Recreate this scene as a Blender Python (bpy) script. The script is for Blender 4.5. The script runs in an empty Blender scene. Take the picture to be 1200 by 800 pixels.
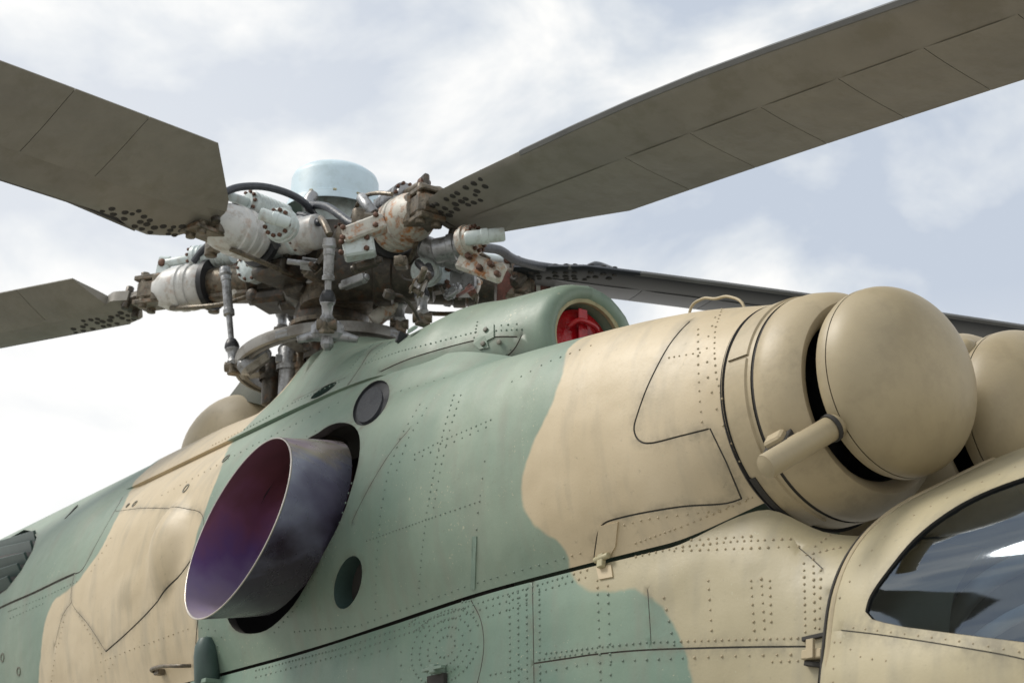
import bpy, bmesh, math, random
import numpy as np
from math import sin, cos, tan, radians, pi, atan2, sqrt
from mathutils import Vector, Matrix
from mathutils.bvhtree import BVHTree
from mathutils.geometry import delaunay_2d_cdt
random.seed(7); rng = np.random.RandomState(7)
A_ = np.array

# ------------------------------------------------------------------ camera
FPX = 2000.0                                   # focal length in photo pixels (1200 wide)
ELEV, HEAD = radians(20), radians(53)
CAM = A_([3.499, -4.555, 1.116])
Fv = A_([-sin(HEAD)*cos(ELEV), cos(HEAD)*cos(ELEV), sin(ELEV)])
Rv = A_([cos(HEAD), sin(HEAD), 0.0]); Uv = np.cross(Rv, Fv)
scene = bpy.context.scene
cam_d = bpy.data.cameras.new('camera'); cam = bpy.data.objects.new('camera', cam_d)
scene.collection.objects.link(cam); scene.camera = cam
cam.matrix_world = Matrix(((Rv[0], Uv[0], -Fv[0], CAM[0]), (Rv[1], Uv[1], -Fv[1], CAM[1]), (Rv[2], Uv[2], -Fv[2], CAM[2]), (0, 0, 0, 1)))
cam_d.sensor_width = 36; cam_d.lens = FPX*36/1200; cam_d.clip_end = 6000; cam_d.clip_start = .05
cam_d.dof.use_dof = True; cam_d.dof.focus_distance = 6.6; cam_d.dof.aperture_fstop = 5.0

# ------------------------------------------------------------------ world, sun
SUN_EL, SUN_AZ = radians(50), radians(-132)     # azimuth in the xy plane, from +x
world = bpy.data.worlds.new('World'); scene.world = world; world.use_nodes = True
nt = world.node_tree; N = nt.nodes; L = nt.links
bg = N['Background']; bg.inputs['Strength'].default_value = 0.1
sky = N.new('ShaderNodeTexSky'); sky.sky_type = 'NISHITA'; sky.sun_disc = False
sky.sun_elevation = SUN_EL; sky.sun_rotation = pi/2 - SUN_AZ
sky.dust_density = 2.0; sky.air_density = 1.0
tc = N.new('ShaderNodeTexCoord')
mp = N.new('ShaderNodeMapping'); mp.inputs['Scale'].default_value = (1, 1, 1.7); mp.inputs['Location'].default_value = (3.1, 1.4, .35)
L.new(tc.outputs['Generated'], mp.inputs['Vector'])
n1 = N.new('ShaderNodeTexNoise'); n1.inputs['Scale'].default_value = 5.5; n1.inputs['Detail'].default_value = 7; n1.inputs['Roughness'].default_value = .56; n1.inputs['Distortion'].default_value = .35
L.new(mp.outputs[0], n1.inputs['Vector'])
cr = N.new('ShaderNodeValToRGB'); e = cr.color_ramp.elements
e[0].position = .40; e[0].color = (5.0, 5.55, 6.4, 1); e[1].position = .60; e[1].color = (9.0, 8.95, 8.75, 1)
m_ = e.new(.5); m_.color = (6.7, 7.05, 7.4, 1)
L.new(n1.outputs['Fac'], cr.inputs['Fac'])
sep = N.new('ShaderNodeSeparateXYZ'); L.new(tc.outputs['Generated'], sep.inputs[0])
hz = N.new('ShaderNodeMapRange'); hz.inputs['From Min'].default_value = .36; hz.inputs['From Max'].default_value = .16; hz.clamp = True
L.new(sep.outputs['Z'], hz.inputs['Value'])
glow = N.new('ShaderNodeMixRGB'); glow.inputs[2].default_value = (8.9, 8.85, 8.7, 1)
L.new(hz.outputs[0], glow.inputs[0]); L.new(cr.outputs[0], glow.inputs[1])
vt = N.new('ShaderNodeVectorMath'); vt.operation = 'DOT_PRODUCT'; vt.inputs[1].default_value = (-.93, .18, .32)
L.new(tc.outputs['Generated'], vt.inputs[0])
gr = N.new('ShaderNodeMapRange'); gr.interpolation_type = 'SMOOTHSTEP'; gr.inputs['From Min'].default_value = .86; gr.inputs['From Max'].default_value = 1.0; gr.inputs['To Max'].default_value = .4
L.new(vt.outputs['Value'], gr.inputs['Value'])
g2 = N.new('ShaderNodeMixRGB'); g2.inputs[2].default_value = (9.3, 9.25, 9.1, 1); L.new(gr.outputs[0], g2.inputs[0]); L.new(glow.outputs[0], g2.inputs[1]); glow = g2
mixs = N.new('ShaderNodeMixRGB'); mixs.inputs[0].default_value = .96
L.new(sky.outputs[0], mixs.inputs[1]); L.new(glow.outputs[0], mixs.inputs[2])
L.new(mixs.outputs[0], bg.inputs['Color'])
sun_d = bpy.data.lights.new('sun', 'SUN'); sun = bpy.data.objects.new('sun', sun_d); scene.collection.objects.link(sun)
sun_d.energy = 2.2; sun_d.angle = radians(20); sun_d.color = (1, .95, .87)
sun.rotation_euler = Vector((cos(SUN_EL)*cos(SUN_AZ), cos(SUN_EL)*sin(SUN_AZ), sin(SUN_EL))).to_track_quat('Z', 'Y').to_euler()
scene.view_settings.view_transform = 'Standard'; scene.view_settings.look = 'None'
scene.view_settings.exposure = 0.22; scene.view_settings.gamma = 1

# ------------------------------------------------------------------ sight lines
def ray(px, py):
    d = Fv + Rv*(px-600)/FPX + Uv*(400-py)/FPX
    return d/np.linalg.norm(d)
def onX(px, py, x): d = ray(px, py); return CAM + d*(x-CAM[0])/d[0]
def onY(px, py, y): d = ray(px, py); return CAM + d*(y-CAM[1])/d[1]
def onZ(px, py, z): d = ray(px, py); return CAM + d*(z-CAM[2])/d[2]

# ------------------------------------------------------------------ materials
def mat(name, col, rough=.5, metal=0, var=.12, scale=6, bump=.0, dirt=None, dirt_amt=.0, rust=None, rust_amt=0, bscale=60, spec=.5, coat=0, bdist=.01):
    m = bpy.data.materials.new(name); m.use_nodes = True
    t = m.node_tree; n = t.nodes; l = t.links; b = n['Principled BSDF']
    b.inputs['Roughness'].default_value = rough; b.inputs['Metallic'].default_value = metal
    b.inputs['Specular IOR Level'].default_value = spec; b.inputs['Coat Weight'].default_value = coat
    co = n.new('ShaderNodeTexCoord')
    no = n.new('ShaderNodeTexNoise'); no.inputs['Scale'].default_value = scale; no.inputs['Detail'].default_value = 6; no.inputs['Roughness'].default_value = .62
    l.new(co.outputs['Object'], no.inputs['Vector'])
    hv = n.new('ShaderNodeHueSaturation'); hv.inputs['Color'].default_value = (*col, 1)
    mr = n.new('ShaderNodeMapRange'); mr.inputs['From Min'].default_value = .3; mr.inputs['From Max'].default_value = .7
    mr.inputs['To Min'].default_value = 1-var; mr.inputs['To Max'].default_value = 1+var
    l.new(no.outputs['Fac'], mr.inputs['Value']); l.new(mr.outputs[0], hv.inputs['Value'])
    out = hv.outputs[0]
    def over(out, c, amt, sc, lo, seed):
        q = n.new('ShaderNodeTexNoise'); q.inputs['Scale'].default_value = sc; q.inputs['Detail'].default_value = 8; q.inputs['Roughness'].default_value = .7
        mpp = n.new('ShaderNodeMapping'); mpp.inputs['Location'].default_value = (seed, seed*2, 1)
        l.new(co.outputs['Object'], mpp.inputs[0]); l.new(mpp.outputs[0], q.inputs['Vector'])
        r = n.new('ShaderNodeMapRange'); r.inputs['From Min'].default_value = lo; r.inputs['From Max'].default_value = lo+.12; r.inputs['To Max'].default_value = amt
        l.new(q.outputs['Fac'], r.inputs['Value'])
        mx = n.new('ShaderNodeMixRGB'); mx.inputs[2].default_value = (*c, 1)
        l.new(r.outputs[0], mx.inputs[0]); l.new(out, mx.inputs[1]); return mx.outputs[0]
    if dirt: out = over(out, dirt, dirt_amt, scale*1.7, .5, 3)
    if rust: out = over(out, rust, rust_amt, scale*1.3, .54, 11)
    l.new(out, b.inputs['Base Color'])
    if bump:
        nb = n.new('ShaderNodeTexNoise'); nb.inputs['Scale'].default_value = bscale; nb.inputs['Detail'].default_value = 4
        l.new(co.outputs['Object'], nb.inputs['Vector'])
        bp = n.new('ShaderNodeBump'); bp.inputs['Strength'].default_value = bump; bp.inputs['Distance'].default_value = bdist
        l.new(nb.outputs['Fac'], bp.inputs['Height']); l.new(bp.outputs[0], b.inputs['Normal'])
    return m

GREEN = (.215, .285, .222); TAN = (.47, .375, .235)
def camo_mat(name, g1=(.145, .215, .165), g2=(.235, .295, .222), t1=(.465, .375, .235), t2=(.56, .465, .315)):
    m = mat(name, (1, 1, 1), rough=.5, var=.0, spec=.6)
    t = m.node_tree; n = t.nodes; l = t.links; b = n['Principled BSDF']
    co = n.new('ShaderNodeTexCoord')
    at = n.new('ShaderNodeAttribute'); at.attribute_name = 'camo'
    ns = n.new('ShaderNodeTexNoise'); ns.inputs['Scale'].default_value = 9; ns.inputs['Detail'].default_value = 5
    l.new(co.outputs['Object'], ns.inputs['Vector'])
    ad = n.new('ShaderNodeMath'); ad.operation = 'MULTIPLY_ADD'; ad.inputs[1].default_value = .04; ad.inputs[2].default_value = -.02
    l.new(ns.outputs['Fac'], ad.inputs[0])
    sm = n.new('ShaderNodeMath'); l.new(at.outputs['Fac'], sm.inputs[0]); l.new(ad.outputs[0], sm.inputs[1])
    mr = n.new('ShaderNodeMapRange'); mr.interpolation_type = 'SMOOTHSTEP'; mr.inputs['From Min'].default_value = -.010; mr.inputs['From Max'].default_value = .010
    l.new(sm.outputs[0], mr.inputs['Value'])
    # each colour carries its own slow fading
    def tone(c, c2, sc, seed):
        q = n.new('ShaderNodeTexNoise'); q.inputs['Scale'].default_value = sc; q.inputs['Detail'].default_value = 7; q.inputs['Roughness'].default_value = .6
        mm = n.new('ShaderNodeMapping'); mm.inputs['Location'].default_value = (seed, 0, seed); mm.inputs['Scale'].default_value = (1, 1, .55)
        l.new(co.outputs['Object'], mm.inputs[0]); l.new(mm.outputs[0], q.inputs['Vector'])
        r = n.new('ShaderNodeMapRange'); r.inputs['From Min'].default_value = .32; r.inputs['From Max'].default_value = .68
        l.new(q.outputs['Fac'], r.inputs['Value'])
        x = n.new('ShaderNodeMixRGB'); x.inputs[1].default_value = (*c, 1); x.inputs[2].default_value = (*c2, 1); l.new(r.outputs[0], x.inputs[0]); return x.outputs[0]
    g = tone(g1, g2, 1.9, 2); ta = tone(t1, t2, 1.6, 5)
    mx = n.new('ShaderNodeMixRGB'); l.new(mr.outputs[0], mx.inputs[0]); l.new(g, mx.inputs[1]); l.new(ta, mx.inputs[2])
    # fine grime specks and scuffs
    q = n.new('ShaderNodeTexNoise'); q.inputs['Scale'].default_value = 38; q.inputs['Detail'].default_value = 8; q.inputs['Roughness'].default_value = .75
    l.new(co.outputs['Object'], q.inputs['Vector'])
    r = n.new('ShaderNodeMapRange'); r.inputs['From Min'].default_value = .60; r.inputs['From Max'].default_value = .72; r.inputs['To Max'].default_value = .45
    l.new(q.outputs['Fac'], r.inputs['Value'])
    m2 = n.new('ShaderNodeMixRGB'); m2.inputs[2].default_value = (.13, .12, .09, 1); l.new(r.outputs[0], m2.inputs[0]); l.new(mx.outputs[0], m2.inputs[1])
    # long soft runs of dirt
    q2 = n.new('ShaderNodeTexNoise'); q2.inputs['Scale'].default_value = 5; q2.inputs['Detail'].default_value = 6
    mm = n.new('ShaderNodeMapping'); mm.inputs['Scale'].default_value = (2.4, 1, .5); l.new(co.outputs['Object'], mm.inputs[0]); l.new(mm.outputs[0], q2.inputs['Vector'])
    r2 = n.new('ShaderNodeMapRange'); r2.inputs['From Min'].default_value = .5; r2.inputs['From Max'].default_value = .75; r2.inputs['To Max'].default_value = .36
    l.new(q2.outputs['Fac'], r2.inputs['Value'])
    m3 = n.new('ShaderNodeMixRGB'); m3.inputs[2].default_value = (.2, .19, .15, 1); l.new(r2.outputs[0], m3.inputs[0]); l.new(m2.outputs[0], m3.inputs[1])
    ew = n.new('ShaderNodeAttribute'); ew.attribute_name = 'seam_shade_grime'  # contact shade painted into the colour along seams and openings, mixed with grime
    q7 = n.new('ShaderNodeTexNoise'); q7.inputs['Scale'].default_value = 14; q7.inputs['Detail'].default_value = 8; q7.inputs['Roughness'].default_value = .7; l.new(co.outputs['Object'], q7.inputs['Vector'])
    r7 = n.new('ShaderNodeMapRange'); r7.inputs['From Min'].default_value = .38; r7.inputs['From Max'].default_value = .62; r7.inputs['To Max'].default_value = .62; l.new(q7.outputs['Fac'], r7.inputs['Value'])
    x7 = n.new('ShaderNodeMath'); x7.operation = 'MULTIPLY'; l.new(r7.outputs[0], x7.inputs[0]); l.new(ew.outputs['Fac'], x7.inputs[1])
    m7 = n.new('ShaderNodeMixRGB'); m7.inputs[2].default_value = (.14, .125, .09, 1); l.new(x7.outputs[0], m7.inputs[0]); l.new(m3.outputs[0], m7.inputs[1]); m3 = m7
    oi = n.new('ShaderNodeObjectInfo'); om = n.new('ShaderNodeMapRange'); om.inputs['To Min'].default_value = .94; om.inputs['To Max'].default_value = 1.05; l.new(oi.outputs['Random'], om.inputs['Value'])
    oh = n.new('ShaderNodeHueSaturation'); l.new(om.outputs[0], oh.inputs['Value']); l.new(m3.outputs[0], oh.inputs['Color']); m3 = oh
    # chips down to pale primer
    q4 = n.new('ShaderNodeTexNoise'); q4.inputs['Scale'].default_value = 75; q4.inputs['Detail'].default_value = 6; q4.inputs['Roughness'].default_value = .6
    q5 = n.new('ShaderNodeTexNoise'); q5.inputs['Scale'].default_value = 4; l.new(co.outputs['Object'], q5.inputs['Vector'])
    l.new(co.outputs['Object'], q4.inputs['Vector'])
    a4 = n.new('ShaderNodeMath'); a4.operation = 'MULTIPLY_ADD'; a4.inputs[1].default_value = .35; l.new(q5.outputs['Fac'], a4.inputs[0]); l.new(q4.outputs['Fac'], a4.inputs[2])
    r4 = n.new('ShaderNodeMapRange'); r4.inputs['From Min'].default_value = .86; r4.inputs['From Max'].default_value = .90; r4.inputs['To Max'].default_value = .6
    l.new(a4.outputs[0], r4.inputs['Value'])
    m5 = n.new('ShaderNodeMixRGB'); m5.inputs[2].default_value = (.48, .46, .32, 1); l.new(r4.outputs[0], m5.inputs[0]); l.new(m3.outputs[0], m5.inputs[1])
    for lk in list(b.inputs['Base Color'].links): l.remove(lk)
    l.new(m5.outputs[0], b.inputs['Base Color'])
    rr = n.new('ShaderNodeMapRange'); rr.inputs['To Min'].default_value = .42; rr.inputs['To Max'].default_value = .60
    l.new(q.outputs['Fac'], rr.inputs['Value']); l.new(rr.outputs[0], b.inputs['Roughness'])
    # oil-canning of thin sheet + orange peel
    nb = n.new('ShaderNodeTexNoise'); nb.inputs['Scale'].default_value = 3.5; nb.inputs['Detail'].default_value = 2; l.new(co.outputs['Object'], nb.inputs['Vector'])
    bp = n.new('ShaderNodeBump'); bp.inputs['Strength'].default_value = .3; bp.inputs['Distance'].default_value = .05; l.new(nb.outputs['Fac'], bp.inputs['Height'])
    nb2 = n.new('ShaderNodeTexNoise'); nb2.inputs['Scale'].default_value = 90; nb2.inputs['Detail'].default_value = 3; l.new(co.outputs['Object'], nb2.inputs['Vector'])
    bp2 = n.new('ShaderNodeBump'); bp2.inputs['Strength'].default_value = .12; bp2.inputs['Distance'].default_value = .004
    l.new(nb2.outputs['Fac'], bp2.inputs['Height']); l.new(bp.outputs[0], bp2.inputs['Normal']); l.new(bp2.outputs[0], b.inputs['Normal'])
    return m

M = {}
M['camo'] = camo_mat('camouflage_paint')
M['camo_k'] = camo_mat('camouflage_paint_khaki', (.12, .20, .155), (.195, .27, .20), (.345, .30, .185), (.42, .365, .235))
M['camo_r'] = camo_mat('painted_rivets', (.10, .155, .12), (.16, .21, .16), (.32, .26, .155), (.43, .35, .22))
M['gap'] = mat('dark_gap', (.035, .032, .028), .8)
M['rivet'] = mat('rivet_grime', (.17, .165, .13), .6, var=.25)
M['tan'] = mat('tan_paint', (.42, .345, .22), .48, var=.07, scale=5, bump=.08, dirt=(.2, .17, .11), dirt_amt=.25)
M['tan2'] = mat('dome_tan_paint', (.375, .31, .195), .47, var=.08, scale=4, bump=.05, dirt=(.27, .22, .14), dirt_amt=.3)
M['green'] = mat('green_paint', (.19, .265, .21), .5, var=.1, bump=.1, dirt=(.1, .1, .08), dirt_amt=.3)
M['dkgreen'] = mat('dark_green_metal', (.05, .085, .075), .45, var=.2)
M['black'] = mat('black_rubber', (.022, .023, .026), .45, var=.2)
M['dark'] = mat('oily_dark_metal', (.055, .048, .038), .42, .35, var=.5, scale=14, bump=.2, dirt=(.12, .1, .07), dirt_amt=.6, rust=(.16, .07, .03), rust_amt=.5)
M['grime'] = mat('greasy_steel', (.16, .135, .10), .4, .4, var=.4, scale=18, bump=.2, dirt=(.04, .035, .025), dirt_amt=.8, rust=(.2, .09, .035), rust_amt=.6)
M['steel'] = mat('grey_steel', (.33, .335, .34), .35, .5, var=.2, scale=12, bump=.2, dirt=(.08, .07, .06), dirt_amt=.6)
M['pale'] = mat('pale_blue_paint', (.58, .65, .645), .38, var=.08, scale=10, bump=.05, dirt=(.34, .36, .32), dirt_amt=.5, rust=(.25, .12, .05), rust_amt=.35)
M['barrel'] = mat('weathered_white_paint', (.60, .60, .58), .38, var=.1, scale=7, bump=.08, dirt=(.30, .27, .22), dirt_amt=.6, rust=(.34, .16, .06), rust_amt=.45)
M['cap'] = mat('pale_blue_cap_paint', (.55, .68, .75), .45, var=.05, scale=6, dirt=(.42, .52, .54), dirt_amt=.4)
M['capin'] = mat('cap_skirt_inside', (.16, .24, .21), .5)
M['rust'] = mat('rusty_white_paint', (.52, .50, .44), .5, .0, var=.2, scale=10, bump=.15, dirt=(.40, .16, .05), dirt_amt=1., rust=(.16, .07, .035), rust_amt=.8)
M['rustbrown'] = mat('red_brown_sleeve', (.16, .06, .045), .5, .1, var=.4, scale=15, bump=.4, dirt=(.05, .04, .035), dirt_amt=.7)
M['bolt'] = mat('rusty_bolt', (.11, .055, .035), .5, .4, var=.5, scale=60)
M['hose'] = mat('ribbed_hose', (.045, .05, .06), .4, var=.3, scale=20, bump=.3)
M['blade'] = mat('blade_paint', (.215, .20, .172), .5, var=.14, scale=3, bump=.15, dirt=(.16, .145, .11), dirt_amt=.5, bscale=9)
M['blade2'] = mat('blade_pocket_skin', (.225, .21, .178), .55, var=.12, scale=4, bump=.3, dirt=(.18, .165, .13), dirt_amt=.45, bscale=3.5, bdist=.09)
M['bladeedge'] = mat('blade_edge_rubber', (.11, .11, .105), .45, var=.2, scale=5)
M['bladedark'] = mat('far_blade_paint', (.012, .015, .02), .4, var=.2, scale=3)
M['red'] = mat('red_cover_cloth', (.36, .007, .012), .22, var=.3, scale=12, bump=.9, bscale=16)
M['beige'] = mat('beige_seal', (.4, .36, .22), .5, var=.2, scale=20)
M['rim'] = mat('bright_rim_steel', (.62, .56, .5), .3, .9, var=.15)

def heat_mat(name, inner=False):
    m = bpy.data.materials.new(name); m.use_nodes = True; t = m.node_tree; n = t.nodes; l = t.links; b = n['Principled BSDF']
    b.inputs['Metallic'].default_value = .62 if not inner else .25
    at = n.new('ShaderNodeAttribute'); at.attribute_name = 'temper_tone'
    co = n.new('ShaderNodeTexCoord')
    q = n.new('ShaderNodeTexNoise'); q.inputs['Scale'].default_value = 3.5; q.inputs['Detail'].default_value = 6
    mh = n.new('ShaderNodeMapping'); mh.inputs['Scale'].default_value = (2.2, .35, 2.6) if not inner else (1, 1, 1); l.new(co.outputs['Object'], mh.inputs[0]); l.new(mh.outputs[0], q.inputs['Vector'])
    s = n.new('ShaderNodeMath'); s.operation = 'MULTIPLY_ADD'; s.inputs[1].default_value = .5; l.new(q.outputs['Fac'], s.inputs[0])
    l.new(at.outputs['Fac'], s.inputs[2])
    cr = n.new('ShaderNodeValToRGB'); e = cr.color_ramp.elements
    cols = ([(.2, (.10, .045, .04)), (.42, (.24, .10, .10)), (.56, (.36, .16, .24)), (.68, (.24, .15, .36)), (.82, (.34, .29, .46)), (.98, (.42, .36, .42))] if inner else
            [(.2, (.60, .46, .58)), (.30, (.80, .66, .72)), (.38, (.68, .60, .48)), (.48, (.50, .50, .66)), (.66, (.33, .31, .47)), (.88, (.10, .075, .11))])
    e[0].position = min(cols[0][0], 1); e[0].color = (*cols[0][1], 1); e[1].position = min(cols[-1][0], 1.); e[1].color = (*cols[-1][1], 1)
    for p, c in cols[1:-1]:
        x = e.new(min(p, .99)); x.color = (*c, 1)
    l.new(s.outputs[0], cr.inputs['Fac']); l.new(cr.outputs[0], b.inputs['Base Color'])
    q3 = n.new('ShaderNodeTexNoise'); q3.inputs['Scale'].default_value = 7; q3.inputs['Detail'].default_value = 3; l.new(co.outputs['Object'], q3.inputs['Vector'])
    r = n.new('ShaderNodeMapRange'); r.inputs['To Min'].default_value = .16 if not inner else .3; r.inputs['To Max'].default_value = .42; l.new(q3.outputs['Fac'], r.inputs['Value']); l.new(r.outputs[0], b.inputs['Roughness'])
    return m
M['heat_out'] = heat_mat('heat_tinted_steel'); M['heat_in'] = heat_mat('heat_tinted_inside', True)
def glass_mat():
    m = bpy.data.materials.new('canopy_glass'); m.use_nodes = True; t = m.node_tree; n = t.nodes; l = t.links
    n.remove(n['Principled BSDF']); o = n['Material Output']
    tr = n.new('ShaderNodeBsdfTransparent'); tr.inputs['Color'].default_value = (.42, .52, .60, 1)
    gl = n.new('ShaderNodeBsdfGlossy'); gl.inputs['Roughness'].default_value = .04; gl.inputs['Color'].default_value = (.80, .90, 1, 1)
    fr = n.new('ShaderNodeFresnel'); fr.inputs['IOR'].default_value = 2.3
    mx = n.new('ShaderNodeMixShader'); l.new(fr.outputs[0], mx.inputs[0]); l.new(tr.outputs[0], mx.inputs[1]); l.new(gl.outputs[0], mx.inputs[2])
    l.new(mx.outputs[0], o.inputs['Surface']); return m
M['glass'] = glass_mat()

# ------------------------------------------------------------------ objects
def link(name, me, parent=None, m=None, smooth=True, loc=None):
    o = bpy.data.objects.new(name, me); scene.collection.objects.link(o)
    if m is not None and not me.materials: me.materials.append(m)
    if smooth and me.polygons: me.polygons.foreach_set('use_smooth', [True]*len(me.polygons))
    if parent: o.parent = parent
    return o
def mesh(name, v, f):
    me = bpy.data.meshes.new(name); me.from_pydata([tuple(map(float, p)) for p in v], [], [tuple(map(int, q)) for q in f]); me.update(); return me
class MB:
    """collects primitives into one mesh; sharp=True keeps box edges crisp"""
    def __init__(s): s.v = []; s.f = []; s.sh = []
    def add(s, v, f, smooth=True):
        o = len(s.v); s.v += [tuple(p) for p in v]; s.f += [tuple(i+o for i in q) for q in f]; s.sh += [smooth]*len(f); return s
    def lathe(s, prof, p, ax, seg=32, up=None, a0=0, a1=2*pi, smooth=True):
        """prof = [(h, r)...] along ax from p"""
        ax = Vector(ax).normalized(); p = Vector(p); u = Vector(up) if up is not None else (Vector((0, 0, 1)) if abs(ax.z) < .9 else Vector((1, 0, 0)))
        e1 = (u - ax*u.dot(ax)).normalized(); e2 = ax.cross(e1); full = abs(a1-a0-2*pi) < 1e-6; k = seg if full else seg+1
        v = []
        for h, r in prof:
            for i in range(k):
                a = a0 + (a1-a0)*i/seg; v.append(p + ax*h + (e1*cos(a)+e2*sin(a))*r)
        f = []
        for j in range(len(prof)-1):
            for i in range(seg):
                i2 = (i+1) % k
                f.append((j*k+i, j*k+i2, (j+1)*k+i2, (j+1)*k+i))
        return s.add(v, f, smooth)
    def cyl(s, p0, p1, r0, r1=None, seg=20, bev=.12, caps=True):
        p0 = Vector(p0); p1 = Vector(p1); r1 = r0 if r1 is None else r1; h = (p1-p0).length; b = min(r0, r1)*bev
        pr = [(0, 0), (0, r0-b), (b*.4, r0-b*.3), (b, r0), (h-b, r1), (h-b*.4, r1-b*.3), (h, r1-b), (h, 0)] if caps else [(0, r0), (h, r1)]
        return s.lathe(pr, p0, p1-p0, seg)
    def tube(s, pts, r, seg=12, caps=True, ridge=0):
        pts = [Vector(p) for p in smooth_line(pts, 5)]; n = len(pts); rs = r if hasattr(r, '__len__') else [r]*n
        if hasattr(r, '__len__'): rs = list(np.interp(np.linspace(0, 1, n), np.linspace(0, 1, len(r)), r))
        v = []; t0 = (pts[1]-pts[0]).normalized(); e1 = t0.orthogonal().normalized()
        for i in range(n):
            t = (pts[min(i+1, n-1)]-pts[max(i-1, 0)]).normalized(); e1 = (e1 - t*e1.dot(t)).normalized(); e2 = t.cross(e1)
            rr = rs[i]*(1+ridge*(i % 2))
            for k in range(seg):
                a = 2*pi*k/seg; v.append(pts[i]+(e1*cos(a)+e2*sin(a))*rr)
        f = [(i*seg+k, i*seg+(k+1) % seg, (i+1)*seg+(k+1) % seg, (i+1)*seg+k) for i in range(n-1) for k in range(seg)]
        if caps: f += [tuple(range(seg))[::-1], tuple((n-1)*seg+k for k in range(seg))]
        return s.add(v, f)
    def box(s, c, sx, sy, sz, ax=(1, 0, 0), up=(0, 0, 1), bev=.12):
        """bevelled box; ax, up give its axes"""
        ax = Vector(ax).normalized(); u = Vector(up); u = (u-ax*u.dot(ax)).normalized(); w = u.cross(ax); c = Vector(c)
        b = min(sx, sy, sz)*bev; bm = bmesh.new(); bmesh.ops.create_cube(bm, size=1)
        for q in bm.verts: q.co = Vector((q.co.x*sx, q.co.y*sy, q.co.z*sz))
        bmesh.ops.bevel(bm, geom=bm.edges[:], offset=b, segments=1, affect='EDGES')
        bm.verts.index_update()
        v = [c+ax*q.co.x+w*q.co.y+u*q.co.z for q in bm.verts]; f = [tuple(x.index for x in p.verts) for p in bm.faces]; bm.free()
        return s.add(v, f, False)
    def build(s, name, m, parent=None):
        me = mesh(name, s.v, s.f); me.materials.append(m)
        o = link(name, me, parent, None, False)
        me.polygons.foreach_set('use_smooth', s.sh); me.update()
        # keep creases of turned parts crisp
        bm = bmesh.new(); bm.from_mesh(me)
        bmesh.ops.remove_doubles(bm, verts=bm.verts, dist=1e-5)
        bmesh.ops.recalc_face_normals(bm, faces=bm.faces)
        for ed in bm.edges:
            if len(ed.link_faces) == 2 and ed.calc_face_angle(0) > radians(38): ed.smooth = False
        bm.to_mesh(me); bm.free(); return o
def smooth_line(pts, sub=6):
    P = [np.array(p, float) for p in pts]
    if len(P) < 3: return [P[0]+(P[-1]-P[0])*i/sub for i in range(sub+1)]
    out = []
    for i in range(len(P)-1):
        p0 = P[max(i-1, 0)]; p1 = P[i]; p2 = P[i+1]; p3 = P[min(i+2, len(P)-1)]
        for k in range(sub):
            t = k/sub; out.append(.5*((2*p1)+(-p0+p2)*t+(2*p0-5*p1+4*p2-p3)*t*t+(-p0+3*p1-3*p2+p3)*t**3))
    out.append(P[-1]); return out

# ------------------------------------------------------------------ surfaces (lofted skins)
def pchip(x, Y, xi):
    """monotone cubic, Y (n,...)"""
    x = np.asarray(x, float); h = np.diff(x); sh = (-1,)+(1,)*(Y.ndim-1); d = np.diff(Y, axis=0)/h.reshape(sh)
    m = np.zeros_like(Y); w1 = (2*h[1:]+h[:-1]).reshape(sh); w2 = (h[1:]+2*h[:-1]).reshape(sh)
    with np.errstate(all='ignore'):
        mm = (w1+w2)/(w1/d[:-1]+w2/d[1:])
    m[1:-1] = np.where(d[:-1]*d[1:] > 0, np.nan_to_num(mm), 0); m[0] = d[0]; m[-1] = d[-1]
    i = np.clip(np.searchsorted(x, xi, side='right')-1, 0, len(x)-2); t = ((xi-x[i])/h[i]).reshape(sh); hh = h[i].reshape(sh)
    return Y[i]*(2*t**3-3*t**2+1)+m[i]*hh*(t**3-2*t**2+t)+Y[i+1]*(-2*t**3+3*t**2)+m[i+1]*hh*(t**3-t**2)
def catmull(Y, ti):
    """Y (n,k,3) along axis 1"""
    n = Y.shape[1]; Ye = np.concatenate([2*Y[:, :1]-Y[:, 1:2], Y, 2*Y[:, -1:]-Y[:, -2:-1]], 1)
    s = ti*(n-1); i = np.clip(s.astype(int), 0, n-2); t = (s-i)[None, :, None]
    p0, p1, p2, p3 = Ye[:, i], Ye[:, i+1], Ye[:, i+2], Ye[:, i+3]
    return .5*((2*p1)+(-p0+p2)*t+(2*p0-5*p1+4*p2-p3)*t*t+(-p0+3*p1-3*p2+p3)*t**3)
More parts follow.
